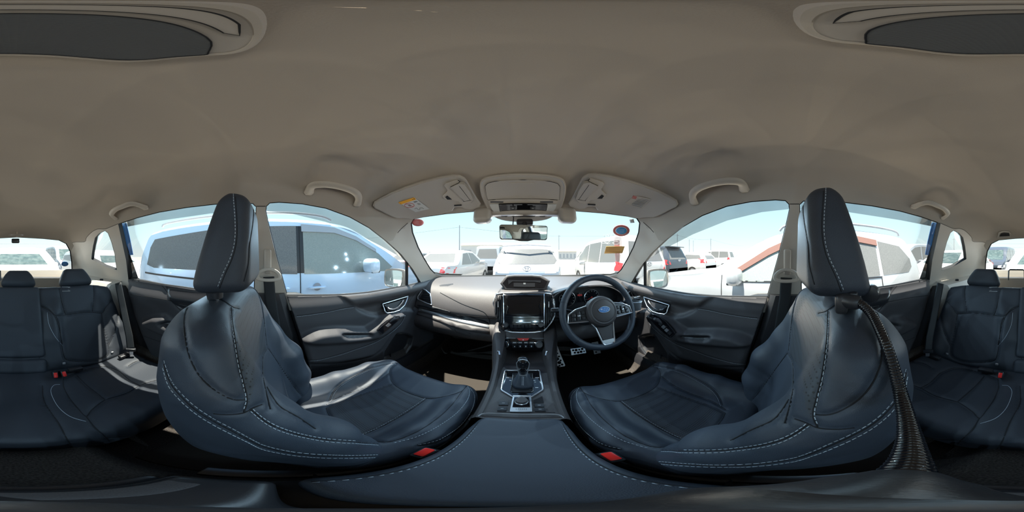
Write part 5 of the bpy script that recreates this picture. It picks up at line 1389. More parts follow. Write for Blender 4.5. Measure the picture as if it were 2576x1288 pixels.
BRB, BRC = mkbvh(Vrb, Frb), mkbvh(Vrc, Frc)
def mirpx(B_, s_): # trace on the left, then mirror the surface points to the right
    P_, N_, ok = cast(B_, cat(s_, 8)); return P_[ok], N_[ok]
rbs = [RP([(292, 150), (305, 220), (320, 280), (330, 302)]), RP([(466, 150), (470, 200), (462, 285)]), RP([(200, 255), (240, 270), (280, 305), (330, 302), (400, 292), (462, 290), (510, 292), (530, 262), (572, 215)]),
    RP([(280, 308), (296, 350), (305, 420), (318, 500), (345, 530), (450, 535), (520, 518), (545, 480), (522, 380), (508, 295)]), RP([(200, 258), (258, 290), (290, 350), (312, 450)]), RP([(560, 230), (590, 300), (575, 380), (545, 450)]),
    RP([(183, 118), (188, 200), (192, 330), (196, 500), (204, 598)])]
rbst = [RP([(236, 290), (245, 350), (275, 410), (312, 455)])]
rcs = [RP([(385, 605), (430, 650), (480, 690), (525, 725)]), RP([(318, 618), (318, 660), (345, 715), (390, 770), (430, 808), (460, 775), (520, 730), (590, 708), (640, 690), (700, 655), (770, 632), (825, 625)]), RP([(430, 808), (470, 860), (530, 915), (600, 990)]), RP([(530, 915), (640, 908), (760, 872), (880, 820)]),
    RP([(212, 655), (222, 740), (290, 840), (340, 930), (395, 1005)]), RP([(640, 558), (690, 532), (800, 520)]), RP([(600, 585), (650, 630), (700, 655)]), RP([(318, 618), (400, 585), (520, 560), (600, 585)])]
rcst = [RP([(300, 650), (268, 655), (255, 690), (290, 760), (350, 810), (430, 835)])]
def carve2(V, F, B_, seams, depth, width):
    V = V.copy(); pts = []
    for s_ in seams:
        P_, N_ = mirpx(B_, s_); P_ = P_[P_[:, 0] < 0]; pts += [P_, P_ * [-1, 1, 1]]
    A = np.vstack([p for p in pts if len(p)])
    from mathutils.kdtree import KDTree
    kd = KDTree(len(A)); [kd.insert(Vector(p), i) for i, p in enumerate(A)]; kd.balance()
    F = np.asarray(F); n = np.cross(V[F[:, 2]] - V[F[:, 0]], V[F[:, 3]] - V[F[:, 1]]); vn = np.zeros_like(V)
    for k in range(4): np.add.at(vn, F[:, k], n)
    vn /= np.linalg.norm(vn, axis=1)[:, None] + 1e-12
    if ((V - V.mean(0)) * vn).sum() < 0: vn = -vn
    for i in range(len(V)):
        d = kd.find(Vector(V[i]))[2]
        if d < width * 3: V[i] -= vn[i] * depth * math.exp(-(d / width) ** 2)
    return V
Vrb2 = carve2(Vrb, Frb, BRB, rbs, .009, .009); Vrc2 = carve2(Vrc, Frc, BRC, rcs, .009, .010)
rs = thing('rear_bench_seat', 'dark leather rear bench seat with three places and stitched panels', 'car seat', (0, -.7, .40))
rbk = MB().add(Vrb2, Frb).build('seat_back', M['fabric'], rs, auto=0); rcu = MB().add(Vrc2, Frc).build('seat_cushion', M['fabric'], rs, auto=0)
BRB, BRC = mkbvh(Vrb2, Frb), mkbvh(Vrc2, Frc)
for par, B_, ss, st in ((rbk, BRB, rbs, rbst), (rcu, BRC, rcs, rcst)):
    for lst, m_, r_, nm in ((ss, M['groove'], .0016, 'seam'), (st, M['thread'], .0009, 'stitching')):
        for s_ in lst:
            P_, N_ = mirpx(B_, s_); k_ = P_[:, 0] < 0; P_ = P_[k_] + N_[k_] * .0003
            if len(P_) > 2:
                for sg in (1, -1): MB().add(*tube(P_ * [sg, 1, 1], r_, 5)).build(nm, m_, par, auto=0)
# middle place: fold-down armrest panel and lower roll
def lp(a, u, n): 
    s, c = math.sin(RA), math.cos(RA); return (RO[0] + a, RO[1] - u * s + n * c, RO[2] + u * c + n * s)
f = lambda X, Y, Z: (lambda q: rb(q[0], q[1] - .335, q[2] + .010, .138, .225, .022, .018))(to_local(X, Y, Z, RO, RA))
v_, f_ = surfnet(f, (-.16, -1.12, .60), (.16, -.74, 1.12), .008); MB().add(lsmooth(v_, f_, 1), f_).build('fold_down_armrest', M['fabric'], rs, auto=0)
f = lambda X, Y, Z: (lambda q: rb(q[0], q[1] - .055, q[2] + .010, .142, .046, .026, .022))(to_local(X, Y, Z, RO, RA))
v_, f_ = surfnet(f, (-.16, -.88, .52), (.16, -.68, .72), .007); MB().add(lsmooth(v_, f_, 1), f_).build('lower_roll', M['fabric'], rs, auto=0)
for cx, w, h, nm in ((-.408, .127, .068, 0), (-.004, .122, .062, 1), (.408, .127, .068, 2)):
    v_, f_ = surfnet(rhead(cx, w, h, 0), (cx - .17, -1.22, .98), (cx + .17, -.98, 1.26), .006); v_ = lsmooth(v_, f_, 2)
    MB().add(v_, f_).build('headrest', M['fabric'], rs, auto=0)
for a_, b_ in ((35, 143), (330, 174)):
    P_, N_, ok = cast_fill(BRB, RP([(a_ - 20, b_ - 11), (a_ + 20, b_ - 11), (a_ + 20, b_ + 12), (a_ - 20, b_ + 12)]))
    for sg in ((1,) if a_ < 100 else (1, -1)):
        Q = P_ * [sg, 1, 1]; Nn = N_ * [sg, 1, 1]; V_ = list(Q + Nn * .0028) + list(Q - Nn * .001)
        tg = MB().add(V_, [(0, 1, 2, 3), (0, 1, 5, 4), (1, 2, 6, 5), (2, 3, 7, 6), (3, 0, 4, 7)]).build('safety_tag', M['grey_print'], rs, auto=0)
        for k in range(3):
            A0 = Q[0] + (Q[3] - Q[0]) * (.25 + .25 * k) + Nn[0] * .0032; B0 = Q[1] + (Q[2] - Q[1]) * (.25 + .25 * k) + Nn[1] * .0032
            MB().add(*tube([A0 + (B0 - A0) * .12, B0 - (B0 - A0) * .12], .0006, 4)).build('tag_print', M['paper'], tg)
for a_, b_ in ((319, 544), (560, 490)):
    P_, N_, ok = cast(BRB, RP([(a_, b_)]))
    if not ok[0]: continue
    for sg in (1, -1):
        q = P_[0] * [sg, 1, 1]; MB().add(*rbox(tuple(q + [0, .003, .001]), (.016, .008, .014), .003, 2)).build('child_seat_anchor', M['silver_p'], rs)
for k, (x0, x1) in enumerate(((-.30, -.24), (-.60, -.54), (.24, .30), (.54, .60))):
    MB().add(*rbox(((x0 + x1) / 2, -.742, .588), (.075, .03, .022), .006, 2)).build('anchor_flap', M['black'], rs)
for sg in (-1, 1):
    MB().add(*lathe([(.014, 0), (.014, .010), (.010, .014), (.001, .014)], (sg * .60, -1.055, 1.065), (0, 0, 1), 18)).build('release_knob', M['black_s'], rs)
ld = thing('belt_guide_loop', 'black rectangular belt guide loop on top of the rear seat back', 'belt guide', (.165, -1.08, 1.12))
MB().add(*tube([(.115, -1.085, 1.085), (.117, -1.09, 1.15), (.125, -1.092, 1.157), (.215, -1.092, 1.157), (.223, -1.09, 1.15), (.225, -1.085, 1.085)], .005, 8)).build('loop', M['black_s'], ld)
for x, rz, lab in ((-.188, .1, 'left of the pair of rear seat buckles with red button near the middle'), (-.150, -.1, 'right of the pair of rear seat buckles, nearest the middle place')):
    buckle('seat_belt_buckle', (x - .01, -.70, .607), -.9, lab, 0, 'rear belt buckles', rz)
buckle('seat_belt_buckle', (.185, -.70, .607), -.9, 'single rear belt buckle with red button on the right half of the bench', 0, 'rear belt buckles')
# floor behind front seats: mats
tag(MB().add(*rbox((-.42, -.02, .372), (.46, .42, .012), .004)).build('floor_mat', M['mat']), 'dark floor mat behind the passenger seat', 'floor mat', 'rear floor mats')
tag(MB().add(*rbox((.42, -.02, .372), (.46, .42, .012), .004)).build('floor_mat', M['mat']), 'dark floor mat behind the driver seat', 'floor mat', 'rear floor mats')
# ================================================================ seat belts
def strap(P, up, w=.024, t=.0012): return tube(dens(P, .02), w, 8, flat=t / w, up=up)
for MIR, w in ((1, 'passenger'), (-1, 'driver')):
    root = thing('seat_belt', f'black {w} seat belt hanging from its beige loop on the middle pillar', 'seat belt', (-.69, 0, 1.17), 'front seat belts')
    q = px2shell([(657, 672)])[0]
    y0 = -.012
    MB().add(*rbox((-.690, y0 - .004, 1.225), (.022, .030, .11), .009, 3, Matrix.Rotation(math.radians(14), 3, 'Y'))).build('anchor_cover', M['beige'], root)
    ringp = [(-.684, y0 + .048 * math.cos(t), 1.165 + .024 * math.sin(t) - .004 * math.cos(2 * t)) for t in np.linspace(0, 2 * PI, 25)[:-1]]
    MB().add(*tube(ringp, .0075, 8, True, flat=.8)).build('belt_loop', M['beige'], root)
    MB().add(*strap([(-.688, y0, 1.16), (-.700, y0 + .005, 1.08), (-.715, y0 + .03, .90), (-.72, y0 + .045, .70), (-.72, y0 + .05, .45)], (0, 1, 0)[::1] if False else (1, 0, 0))).build('webbing', M['belt'], root, auto=0)
for MIR, w in ((1, 'left'), (-1, 'right')):
    root = thing('seat_belt', f'black rear seat belt with silver tongue on the {w} beside the bench', 'seat belt', (-.66, -.85, .9), 'rear seat belts')
    P1 = atdist([(297, 712), (310, 775), (325, 845), (329, 880)], np.array([1.10, 1.05, .98, .95]))
    MB().add(*strap(P1, (1, .9, 0), .023)).build('webbing', M['belt'], root, auto=0)
    q = P1[-1]; MB().add(*rbox(tuple(q + [0, 0, .0]), (.060, .022, .022), .005, 2, Matrix.Rotation(-.7, 3, 'Z'))).build('tongue_grip', M['black_s'], root)
    MB().add(*rbox(tuple(q + [0, .006, -.024]), (.024, .004, .03), .002, 1, Matrix.Rotation(-.7, 3, 'Z'))).build('tongue', M['silver'], root)
MIR = 1
# ================================================================ camera arm clamped to the driver headrest posts
arm = thing('flexible_arm', 'black ribbed gooseneck arm clamped under the driver headrest and curving down beside the armrest', 'flexible arm', (.26, -.12, 1.18))
def at3(px, dist): d = dirs([px])[0]; return CAM + d * dist
B0 = at3((2120, 762), .27)
MB().add(*rbox(tuple(B0 + [.01, -.004, 0]), (.050, .020, .034), .007, 3, Matrix.Rotation(-.5, 3, 'Z'))).build('clamp_body', M['black'], arm)
MB().add(*lathe([(.016, -.008), (.018, 0), (.016, .008), (.004, .010)], tuple(at3((2190, 738), .30)), (-.6, .6, 0), 28)).build('clamp_knob', M['black_s'], arm)
MB().add(*rbox(tuple(at3((2150, 738), .30)), (.09, .014, .022), .005, 2, Matrix.Rotation(-.5, 3, 'Z'))).build('clamp_jaw', M['black'], arm)
def clear_of_seat(px, want, gap=.014):
    """keep the arm in front of the driver seat surface"""
    d = dirs([px])[0]; o = CAM * [-1, 1, 1]; dm = d * [-1, 1, 1]; best = want
    for dx in (-.03, 0, .03):
        for B_ in (BB, BH, BC):
            v = Vector(dm) + Vector((0, 0, dx)); v.normalize(); h = B_.ray_cast(Vector(o), v, 1.0)
            if h[0] is not None: best = min(best, h[3] - gap)
    return CAM + d * best
path = [at3((2136, 757), .262), clear_of_seat((2165, 765), .255), clear_of_seat((2195, 795), .25), clear_of_seat((2222, 850), .24), clear_of_seat((2245, 915), .235), clear_of_seat((2263, 980), .22), clear_of_seat((2278, 1040), .205), clear_of_seat((2288, 1095), .185), clear_of_seat((2290, 1150), .162), at3((2275, 1195), .145), at3((2230, 1225), .135)]
print('ARM', [round(float(np.linalg.norm(p - CAM)), 3) for p in path])
Pc = cat(path, 40); L_ = np.r_[0, np.cumsum(np.linalg.norm(np.diff(Pc, axis=0), axis=1))]; n_ = int(L_[-1] / .00075); u_ = np.linspace(0, L_[-1], n_)
Pc = np.stack([np.interp(u_, L_, Pc[:, k]) for k in range(3)], 1)
MB().add(*tube(Pc, .0064 + .0010 * np.abs(np.sin(u_ / .0040 * PI)), 12)).build('gooseneck', M['gloss'], arm, auto=0)
d_ = (Pc[20] - Pc[0]); MB().add(*lathe([(.0115, -.012), (.0125, 0), (.0115, .014), (.009, .018)], tuple(Pc[0]), tuple(d_), 20)).build('end_collar', M['black'], arm)
d_ = (Pc[-1] - Pc[-20]); MB().add(*lathe([(.009, -.012), (.0125, 0), (.0125, .02), (.006, .024)], tuple(Pc[-1]), tuple(d_), 20)).build('end_collar', M['black'], arm)
# ================================================================ the car park outside
M['ground'] = mat('pale_gravel_asphalt', (.22, .21, .20), .95, bump=.4, bscale=40, var=.25, vscale=3)
M['p_white'] = mat('white_car_paint', (.62, .62, .62), .3, coat=.6); M['p_blue'] = mat('pale_blue_metallic_paint', (.58, .74, .92), .3, metal=.1, coat=.6)
M['p_silver'] = mat('silver_car_paint', (.52, .53, .55), .35, metal=.3, coat=.5); M['p_black'] = mat('dark_car_paint', (.06, .07, .09), .25, coat=.8)
M['p_grey'] = mat('grey_car_paint', (.38, .40, .44), .3, metal=.3, coat=.5)
M['dusty'] = mat('dusty_tinted_glass', (.09, .095, .10), .14, col2=(.22, .215, .21), vscale=300, spec=.5)
M['clearish'] = mat('pale_green_car_glass', (.17, .215, .21), .08, col2=(.36, .39, .37), vscale=350)
M['wind'] = mat('windscreen_dark_glass', (.05, .075, .075), .06, col2=(.10, .13, .125), vscale=8)
M['tail'] = mat('red_tail_light', (.75, .06, .07), .15, coat=.5); M['clearl'] = mat('clear_lamp_lens', (.75, .8, .86), .12, coat=.5)
M['brown'] = mat('brown_acrylic_visor', (.22, .12, .10), .2); M['tyre'] = mat('tyre_rubber', (.02, .02, .02), .8)
gr = MB().add([(-150, -150, 0), (150, -150, 0), (150, 150, 0), (-150, 150, 0)], [(0, 1, 2, 3)]).build('ground', M['ground'], auto=0); struct(gr, 'pale dusty car park surface')
def car(name, lab, loc, rot, paint, W, prof, belt, side, rear=None, front=None, det=(), wheels=(.29, .80), wr_=.31, grp='parked cars around the cabin', gl='dusty', inset=.24, fullside=True, mirror_=None, visor_c=None):
    """prof = [(y, z)] roof-hood contour from the tail to the nose, belt = [(y, z)]; side = window polygons (y,z)"""
    root = thing(name, lab, 'car', loc, grp); root.rotation_euler = (0, 0, rot)
    Rt = Matrix.Translation(Vector(loc)) @ Matrix.Rotation(rot, 4, 'Z')
    tr = lambda V: [tuple(Rt @ Vector([float(k) for k in v])) for v in V]
    py = np.array([p[0] for p in prof]); pz = np.array([p[1] for p in prof]); y0, y1 = py[0], py[-1]
    ys = np.unique(np.r_[np.linspace(y0, y1, 60), py]); c_ = cat(np.array(prof, float), 5); o_ = np.argsort(c_[:, 0]); cy, cz = c_[o_, 0], c_[o_, 1]
    rings = []
    for y in ys:
        zt = np.interp(y, cy, cz); zb = np.interp(y, [p[0] for p in belt], [p[1] for p in belt]); zb = min(zb, zt - .05)
        e_ = min(y - y0, y1 - y) / .55; w = W / 2 * (1 - .16 * max(0, 1 - e_) ** 2.2); hgt = zt - zb
        ins = inset * min(1, max(0, hgt / .6)); wr2 = w - .02 - ins
        zf = .28 + .12 * max(0, 1 - e_)
        h = [(w * .93, zf), (w * .985, .45), (w, .66), (w * .99, zb - .10 * min(1, hgt * 3) - .02), (w - .018, zb), (w - .02 - ins * .55, zb + (zt - zb) * .55), (wr2 + .02, zt - .07 * min(1, hgt * 2)), (wr2 - .05, zt - .025 * min(1, hgt * 3)), (wr2 - .22, zt - .003), (0, zt)]
        rings.append([(a_, y, b_) for a_, b_ in h] + [(-a_, y, b_) for a_, b_ in h[::-1][1:]])
    V_, F_ = loft(rings, closed=True, cap=True); B_ = mkbvh(V_, F_)
    MB().add(tr(V_), F_).build('body', M[paint], root, auto=30)
    def win(nm, poly, axis, sgn, m, th=.006, par=None):
        poly = dens(poly, .12, True)
        if axis == 0: o2 = lambda q: np.c_[np.full(len(q), sgn * 3.), q]; d_ = (-sgn, 0, 0)
        else: o2 = lambda q: np.c_[q[:, 0], np.full(len(q), sgn * 5.), q[:, 1]]; d_ = (0, -sgn, 0)
        v_, f_ = patch(B_, poly, th, .11, .004, org=o2, d=d_)
        if v_: return MB().add(tr(v_), f_).build(nm, M[m] if isinstance(m, str) else m, par or root, auto=30)
    for sg in ((-1, 1) if fullside else (1,)):
        for i, s_ in enumerate(side):
            w_o = win('side_window', s_, 0, sg, gl if not (isinstance(gl, dict)) else gl.get(i, 'dusty'))
    if rear: win('rear_window', rear, 1, -1, 'dusty')
    if front: win('windscreen', front, 1, 1, 'wind', .006)
    for nm, poly, axis, sg, m in det:
        win(nm, poly, axis, sg, m, .010)
    for fy in (0, 1):
        yy = y0 + (y1 - y0) * (wheels[0] - .10 if fy == 0 else wheels[1])
        for sg in (-1, 1):
            q = (sg * (W / 2 - .11), yy, wr_)
            v_, f_ = lathe([(wr_ * .6, -.10), (wr_ * .97, -.09), (wr_, -.05), (wr_, .09), (wr_ * .95, .115), (wr_ * .66, .115), (wr_ * .64, .09)], q, (sg, 0, 0), 28, cap=False)
            wh = MB().add(tr(v_), f_).build('wheel', M['tyre'], root)
            v_, f_ = lathe([(wr_ * .64, .09), (wr_ * .5, .075), (wr_ * .2, .09), (.001, .095)], q, (sg, 0, 0), 28); MB().add(tr(v_), f_).build('rim', M['silver_p'], wh)
            mb = MB()
            for k in range(5):
                a_ = 2 * PI * k / 5; v_, f_ = tube([(q[0] + sg * .10, q[1] + wr_ * .15 * math.cos(a_), q[2] + wr_ * .15 * math.sin(a_)), (q[0] + sg * .10, q[1] + wr_ * .6 * math.cos(a_), q[2] + wr_ * .6 * math.sin(a_))], .022, 6); mb.add(tr(v_), f_)
            mb.build('rim_spokes', M['silver_p'], wh)
    my, mz = mirror_ or (np.interp(.62, [0, 1], [y0, y1]), .98)
    for sg in (-1, 1):
        v_, f_ = rbox((sg * (W / 2 + .10), my, mz), (.24, .14, .18), .055, 3); mo = MB().add(tr(v_), f_).build('door_mirror', M[paint], root, auto=30)
        v_, f_ = rbox((sg * (W / 2 + .10), my + .01, mz - .068), (.18, .12, .03), .012, 2); MB().add(tr(v_), f_).build('mirror_foot', M['black'], mo)
    return root, B_, tr, win
def logo_ring(root, tr, c, axis, r=.07, par=None):
    """oval badge with two inner ovals"""
    P_ = []
    mb = MB()
    for cx, cz2, rx, rz in ((0, 0, 1, .66), (0, 0, .36, .62), (0, .30, .62, .30)):
        q = [(c[0] + r * (cx + rx * math.cos(t)), c[1], c[2] + r * (cz2 + rz * math.sin(t))) for t in np.linspace(0, 2 * PI, 33)[:-1]]
        v_, f_ = tube(q, r * .085, 6, True); mb.add(tr(v_), f_)
    mb.build('badge', M['logo'], root, auto=0)
# --- pale blue minivan on the left
prof = [(-1.98, .55), (-1.97, 1.0), (-1.93, 1.28), (-1.80, 1.60), (-1.65, 1.66), (-1.0, 1.71), (0, 1.725), (.7, 1.70), (1.05, 1.635), (1.45, 1.42), (1.85, 1.16), (2.15, 1.03), (2.6, .90), (2.72, .75), (2.74, .55)]
LX = -1.72
s_r = [(-1.72, 1.12), (-1.70, 1.38), (-1.62, 1.50), (-.62, 1.58), (-.62, 1.08), (-1.55, 1.08)]
s_m = [(-.58, 1.08), (-.58, 1.58), (.28, 1.60), (.28, 1.05)]
s_f = [(.36, 1.05), (.36, 1.60), (.75, 1.57), (1.05, 1.48), (1.40, 1.28), (1.62, 1.09), (1.5, 1.04)]
root, B_, tr, win = car('minivan', 'pale blue dusty minivan parked close along the left side', (LX - .85, 0, 0), 0, 'p_blue', 1.70, prof, [(-1.98, 1.06), (0, 1.02), (1.6, 1.0), (2.7, .8)], [s_r, s_m, s_f], gl={0: 'dusty', 1: 'dusty', 2: 'clearish'}, mirror_=(1.15, 1.13), inset=.14,
    rear=[(-.6, 1.1), (.6, 1.1), (.5, 1.5), (-.5, 1.5)])
for a_, b_ in ((.315, 'door_gap'), (-.60, 'door_gap')):
    win(b_, [(a_ - .004, .45), (a_ + .004, .45), (a_ + .004, 1.6), (a_ - .004, 1.6)], 0, 1, 'groove')
win('pillar_cover', [(.27, 1.06), (.37, 1.06), (.37, 1.60), (.27, 1.60)], 0, 1, 'black_s', .004)
win('pillar_cover', [(-.64, 1.08), (-.56, 1.08), (-.56, 1.58), (-.64, 1.58)], 0, 1, 'black_s', .004)
win('slide_rail', [(-1.75, .985), (-.62, .955), (-.62, .975), (-1.75, 1.01)], 0, 1, 'black')
for a_ in (.10, .50):
    q = [(LX + .01, a_ - .09, .90), (LX + .045, a_ - .06, .905), (LX + .05, a_, .908), (LX + .045, a_ + .06, .905), (LX + .01, a_ + .09, .90)]
    MB().add(*tube(cat(q, 4), .013, 8)).build('door_handle', M['p_blue'], root)
    v_, f_ = lathe([(.045, 0), (.03, -.012), (.001, -.016)], (LX + .001, a_, .905), (1, 0, 0), 20); MB().add(v_, f_).build('handle_recess', M['p_grey'], root)
for sg in (1,):
    q = [(LX - .16, -1.5, 1.69), (LX - .15, -1.3, 1.735), (LX - .14, 0, 1.76), (LX - .15, .55, 1.745), (LX - .16, .72, 1.70)]
    MB().add(*tube(cat(q, 5), .018, 8)).build('roof_rail', M['p_silver'], root)
# rain guard and badge shapes seen through the windows stay generic
win('window_visor', [(.34, 1.53), (.34, 1.62), (.75, 1.60), (1.05, 1.505), (1.35, 1.345), (1.35, 1.30), (1.05, 1.45), (.75, 1.53)], 0, 1, 'p_grey', .022)
# --- silver SUV on the right
RX = 1.80
prof = [(-2.15, .55), (-2.14, .95), (-2.08, 1.18), (-1.90, 1.50), (-1.75, 1.585), (-1.2, 1.625), (-.5, 1.63), (0, 1.565), (.35, 1.42), (.75, 1.17), (1.0, 1.05), (1.6, .98), (2.2, .90), (2.4, .78), (2.44, .55)]
f_w = [(.66, 1.0), (.55, 1.09), (.18, 1.33), (-.05, 1.43), (-.30, 1.48), (-.32, .965), (.5, .955)]
r_w = [(-.40, .965), (-.38, 1.49), (-.95, 1.50), (-1.22, 1.46), (-1.22, .98)]
q_w = [(-1.28, .985), (-1.27, 1.46), (-1.66, 1.40), (-1.86, 1.20), (-1.86, 1.08), (-1.75, 1.0)]
root, B_, tr, win = car('suv', 'silver off-road wagon with brown window visors parked close along the right side', (RX + .88, 0, 0), 0, 'p_silver', 1.76, prof, [(-2.15, .98), (0, .93), (1.0, .92), (2.4, .72)], [f_w, r_w, q_w], gl={0: 'clearish', 1: 'dusty', 2: 'dusty'}, mirror_=(.52, 1.02), inset=.20, wr_=.35,
    rear=[(-.6, 1.05), (.6, 1.05), (.5, 1.42), (-.5, 1.42)], front=[(-.62, 1.12), (.62, 1.12), (.50, 1.46), (-.50, 1.46)])
win('window_visor', [(.60, 1.06), (.18, 1.335), (-.05, 1.44), (-.33, 1.49), (-.33, 1.41), (-.05, 1.36), (.18, 1.25), (.56, 1.02)], 0, -1, 'brown', .022)
win('window_visor', [(-.38, 1.42), (-.38, 1.50), (-.95, 1.51), (-1.24, 1.47), (-1.24, 1.39), (-.95, 1.43)], 0, -1, 'brown', .022)
win('door_gap', [(.70, .4), (.708, .4), (.73, 1.02), (.722, 1.02)], 0, -1, 'groove'); win('door_gap', [(-.36, .4), (-.352, .4), (-.352, .95), (-.36, .95)], 0, -1, 'groove'); win('door_gap', [(-1.30, .45), (-1.292, .45), (-1.24, .95), (-1.248, .95)], 0, -1, 'groove')
win('pillar_cover', [(-.41, .97), (-.31, .97), (-.31, 1.48), (-.39, 1.48)], 0, -1, 'black_s', .004)
win('belt_strip', [(.66, .945), (-1.25, .955), (-1.25, .975), (.66, .965)], 0, -1, 'black')
win('tail_light', [(-1.99, 1.42), (-1.90, 1.50), (-2.06, 1.22), (-2.10, 1.22)], 0, -1, 'tail')
q = [(RX + .27, -1.75, 1.585), (RX + .26, -1.6, 1.665), (RX + .25, -.8, 1.69), (RX + .26, -.1, 1.65), (RX + .27, .05, 1.57)]
MB().add(*tube(cat(q, 5), .018, 8)).build('roof_rail', M['p_grey'], root)
for a_ in (-.22, -1.12):
    q = [(RX - .005, a_ - .09, .80), (RX - .04, a_ - .05, .805), (RX - .04, a_ + .05, .805), (RX - .005, a_ + .09, .80)]; MB().add(*tube(cat(q, 4), .013, 8)).build('door_handle', M['p_silver'], root)
# --- ahead: white people carrier showing its tail
def van_prof(L, H, hood=.75): return [(-L / 2, .5), (-L / 2 + .02, .95), (-L / 2 + .10, 1.15), (-L / 2 + .32, H - .12), (-L / 2 + .50, H - .02), (-L / 4, H), (L * .08, H - .02), (L * .20, H - .18), (L * .34, H * .64), (L / 2 - .25, H * .52), (L / 2 - .03, H * .42), (L / 2, .5)]
def van_side(L, H):
    return [[(-L / 2 + .30, 1.10), (-L / 2 + .42, H - .20), (-L * .18, H - .16), (-L * .18, 1.05)], [(-L * .165, 1.05), (-L * .165, H - .16), (L * .05, H - .17), (L * .05, 1.03)], [(L * .065, 1.03), (L * .065, H - .18), (L * .15, H - .24), (L * .30, H * .66), (L * .29, 1.02)]]
H = 1.57; L = 4.4
root, B_, tr, win = car('people_carrier', 'white people carrier straight ahead with its dusty rear window and round badge facing', (0.0, 3.62 + L / 2, 0), 0, 'p_white', 1.72, [(-L / 2, .5), (-L / 2 + .02, .90), (-L / 2 + .08, .98), (-L / 2 + .52, 1.44), (-L / 2 + .60, 1.53), (-L / 2 + .8, H), (L * .08, H - .02), (L * .20, H - .18), (L * .34, .98), (L / 2 - .25, .85), (L / 2, .5)], [(-3, .98), (3, .9)], van_side(L, H),
    rear=[(-.76, 1.06), (.76, 1.06), (.60, 1.40), (.40, 1.42), (-.40, 1.42), (-.60, 1.40)],
    det=(('tail_lamp', [(-.84, .88), (-.62, .86), (-.40, .86), (-.42, .93), (-.62, .95), (-.80, 1.0)], 1, -1, 'clearl'), ('tail_lamp', [(.84, .88), (.62, .86), (.40, .86), (.42, .93), (.62, .95), (.80, 1.0)], 1, -1, 'clearl'), ('tail_lamp_band', [(-.40, .855), (.40, .855), (.40, .875), (-.40, .875)], 1, -1, 'clearl'),
         ('window_sticker', [(-.70, 1.09), (-.62, 1.09), (-.62, 1.17), (-.70, 1.17)], 1, -1, 'bluep')))
logo_ring(root, tr, (0, -L / 2 - .012, .965), 1, .085)
MB().add(*tube([(-.60, 3.62 + .42, 1.50), (0, 3.62 + .36, 1.53), (.60, 3.62 + .42, 1.50)], .02, 8)).build('roof_spoiler', M['p_white'], root)
# --- white sedan ahead on the left
L = 4.5
sed = [(-L / 2, .5), (-L / 2 + .02, .90), (-L / 2 + .12, .98), (-L / 2 + .62, 1.02), (-L / 2 + 1.15, 1.36), (-L / 2 + 1.5, 1.45), (-.05, 1.47), (.45, 1.38), (1.10, 1.02), (1.3, .96), (2.0, .84), (L / 2 - .02, .68), (L / 2, .5)]
root, B_, tr, win = car('sedan', 'white saloon ahead on the left with a red tail light', (-2.85, 3.85 + L / 2, 0), 0, 'p_white', 1.76, sed, [(-3, .93), (3, .88)], [[(-1.35, .97), (-.95, 1.33), (-.45, 1.37), (-.42, .95)], [(-.36, .95), (-.38, 1.37), (.12, 1.36), (.85, .98)]],
    rear=[(-.66, 1.05), (.66, 1.05), (.52, 1.33), (-.52, 1.33)], det=(('tail_light', [(.55, .78), (.86, .76), (.86, .92), (.60, .93)], 1, -1, 'tail'), ('tail_light', [(-.55, .78), (-.86, .76), (-.86, .92), (-.60, .93)], 1, -1, 'tail')), inset=.22)
# --- others
def simple(name, lab, x, y, rot, paint, kind, **k):
    if kind == 'van': L, H, W_ = k.get('L', 4.6), k.get('H', 1.85), 1.70; pr = van_prof(L, H); sd2 = van_side(L, H); rw = [(-.64, 1.10), (.64, 1.10), (.52, H - .22), (-.52, H - .22)]; fw = [(-.66, 1.05), (.66, 1.05), (.52, H - .25), (-.52, H - .25)]; be_ = [(-3, 1.04), (3, .98)]
    elif kind == 'suv': L, H, W_ = 4.5, k.get('H', 1.70), 1.78; pr = van_prof(L, H); sd2 = van_side(L, H); rw = [(-.62, 1.08), (.62, 1.08), (.50, H - .22), (-.50, H - .22)]; fw = [(-.64, 1.05), (.64, 1.05), (.50, H - .22), (-.50, H - .22)]; be_ = [(-3, 1.02), (3, .98)]
    else: L, H, W_ = 4.5, 1.46, 1.75; pr = sed; sd2 = [[(-1.35, .97), (-.95, 1.33), (-.45, 1.37), (-.42, .95)], [(-.36, .95), (-.38, 1.37), (.12, 1.36), (.85, .98)]]; rw = [(-.66, 1.05), (.66, 1.05), (.52, 1.33), (-.52, 1.33)]; fw = [(-.64, 1.03), (.64, 1.03), (.50, 1.36), (-.50, 1.36)]; be_ = [(-3, .93), (3, .88)]
    dt = [('tail_light', [(sg * .60, .85), (sg * .86, .85), (sg * .84, 1.10), (sg * .70, 1.02)], 1, -1, 'tail') for sg in (-1, 1)] + [('head_light', [(sg * .50, .66), (sg * .84, .64), (sg * .80, .80), (sg * .52, .76)], 1, 1, 'clearl') for sg in (-1, 1)]
    return car(name, lab, (x, y, 0), rot, paint, W_, pr, be_, sd2, rear=rw, front=fw, det=dt, inset=.20 if kind != 'van' else .14)
r6 = simple('minivan', 'tall white and grey minivan ahead on the right with long dark side windows', 3.12, 3.35 + 2.3, 0, 'p_white', 'van', H=1.88)
logo_ring(r6[0], r6[2], (0, -2.31, 1.02), 1, .085)
r7 = simple('suv', 'black off-road wagon with roof spoiler beyond the tall minivan', 6.4, 4.75 + 2.25, 0, 'p_black', 'suv', H=1.74)
v_, f_ = rbox((0, -1.98, 1.70), (1.2, .30, .05), .02, 2); MB().add(r7[2](v_), f_).build('roof_spoiler', M['p_black'], r7[0])
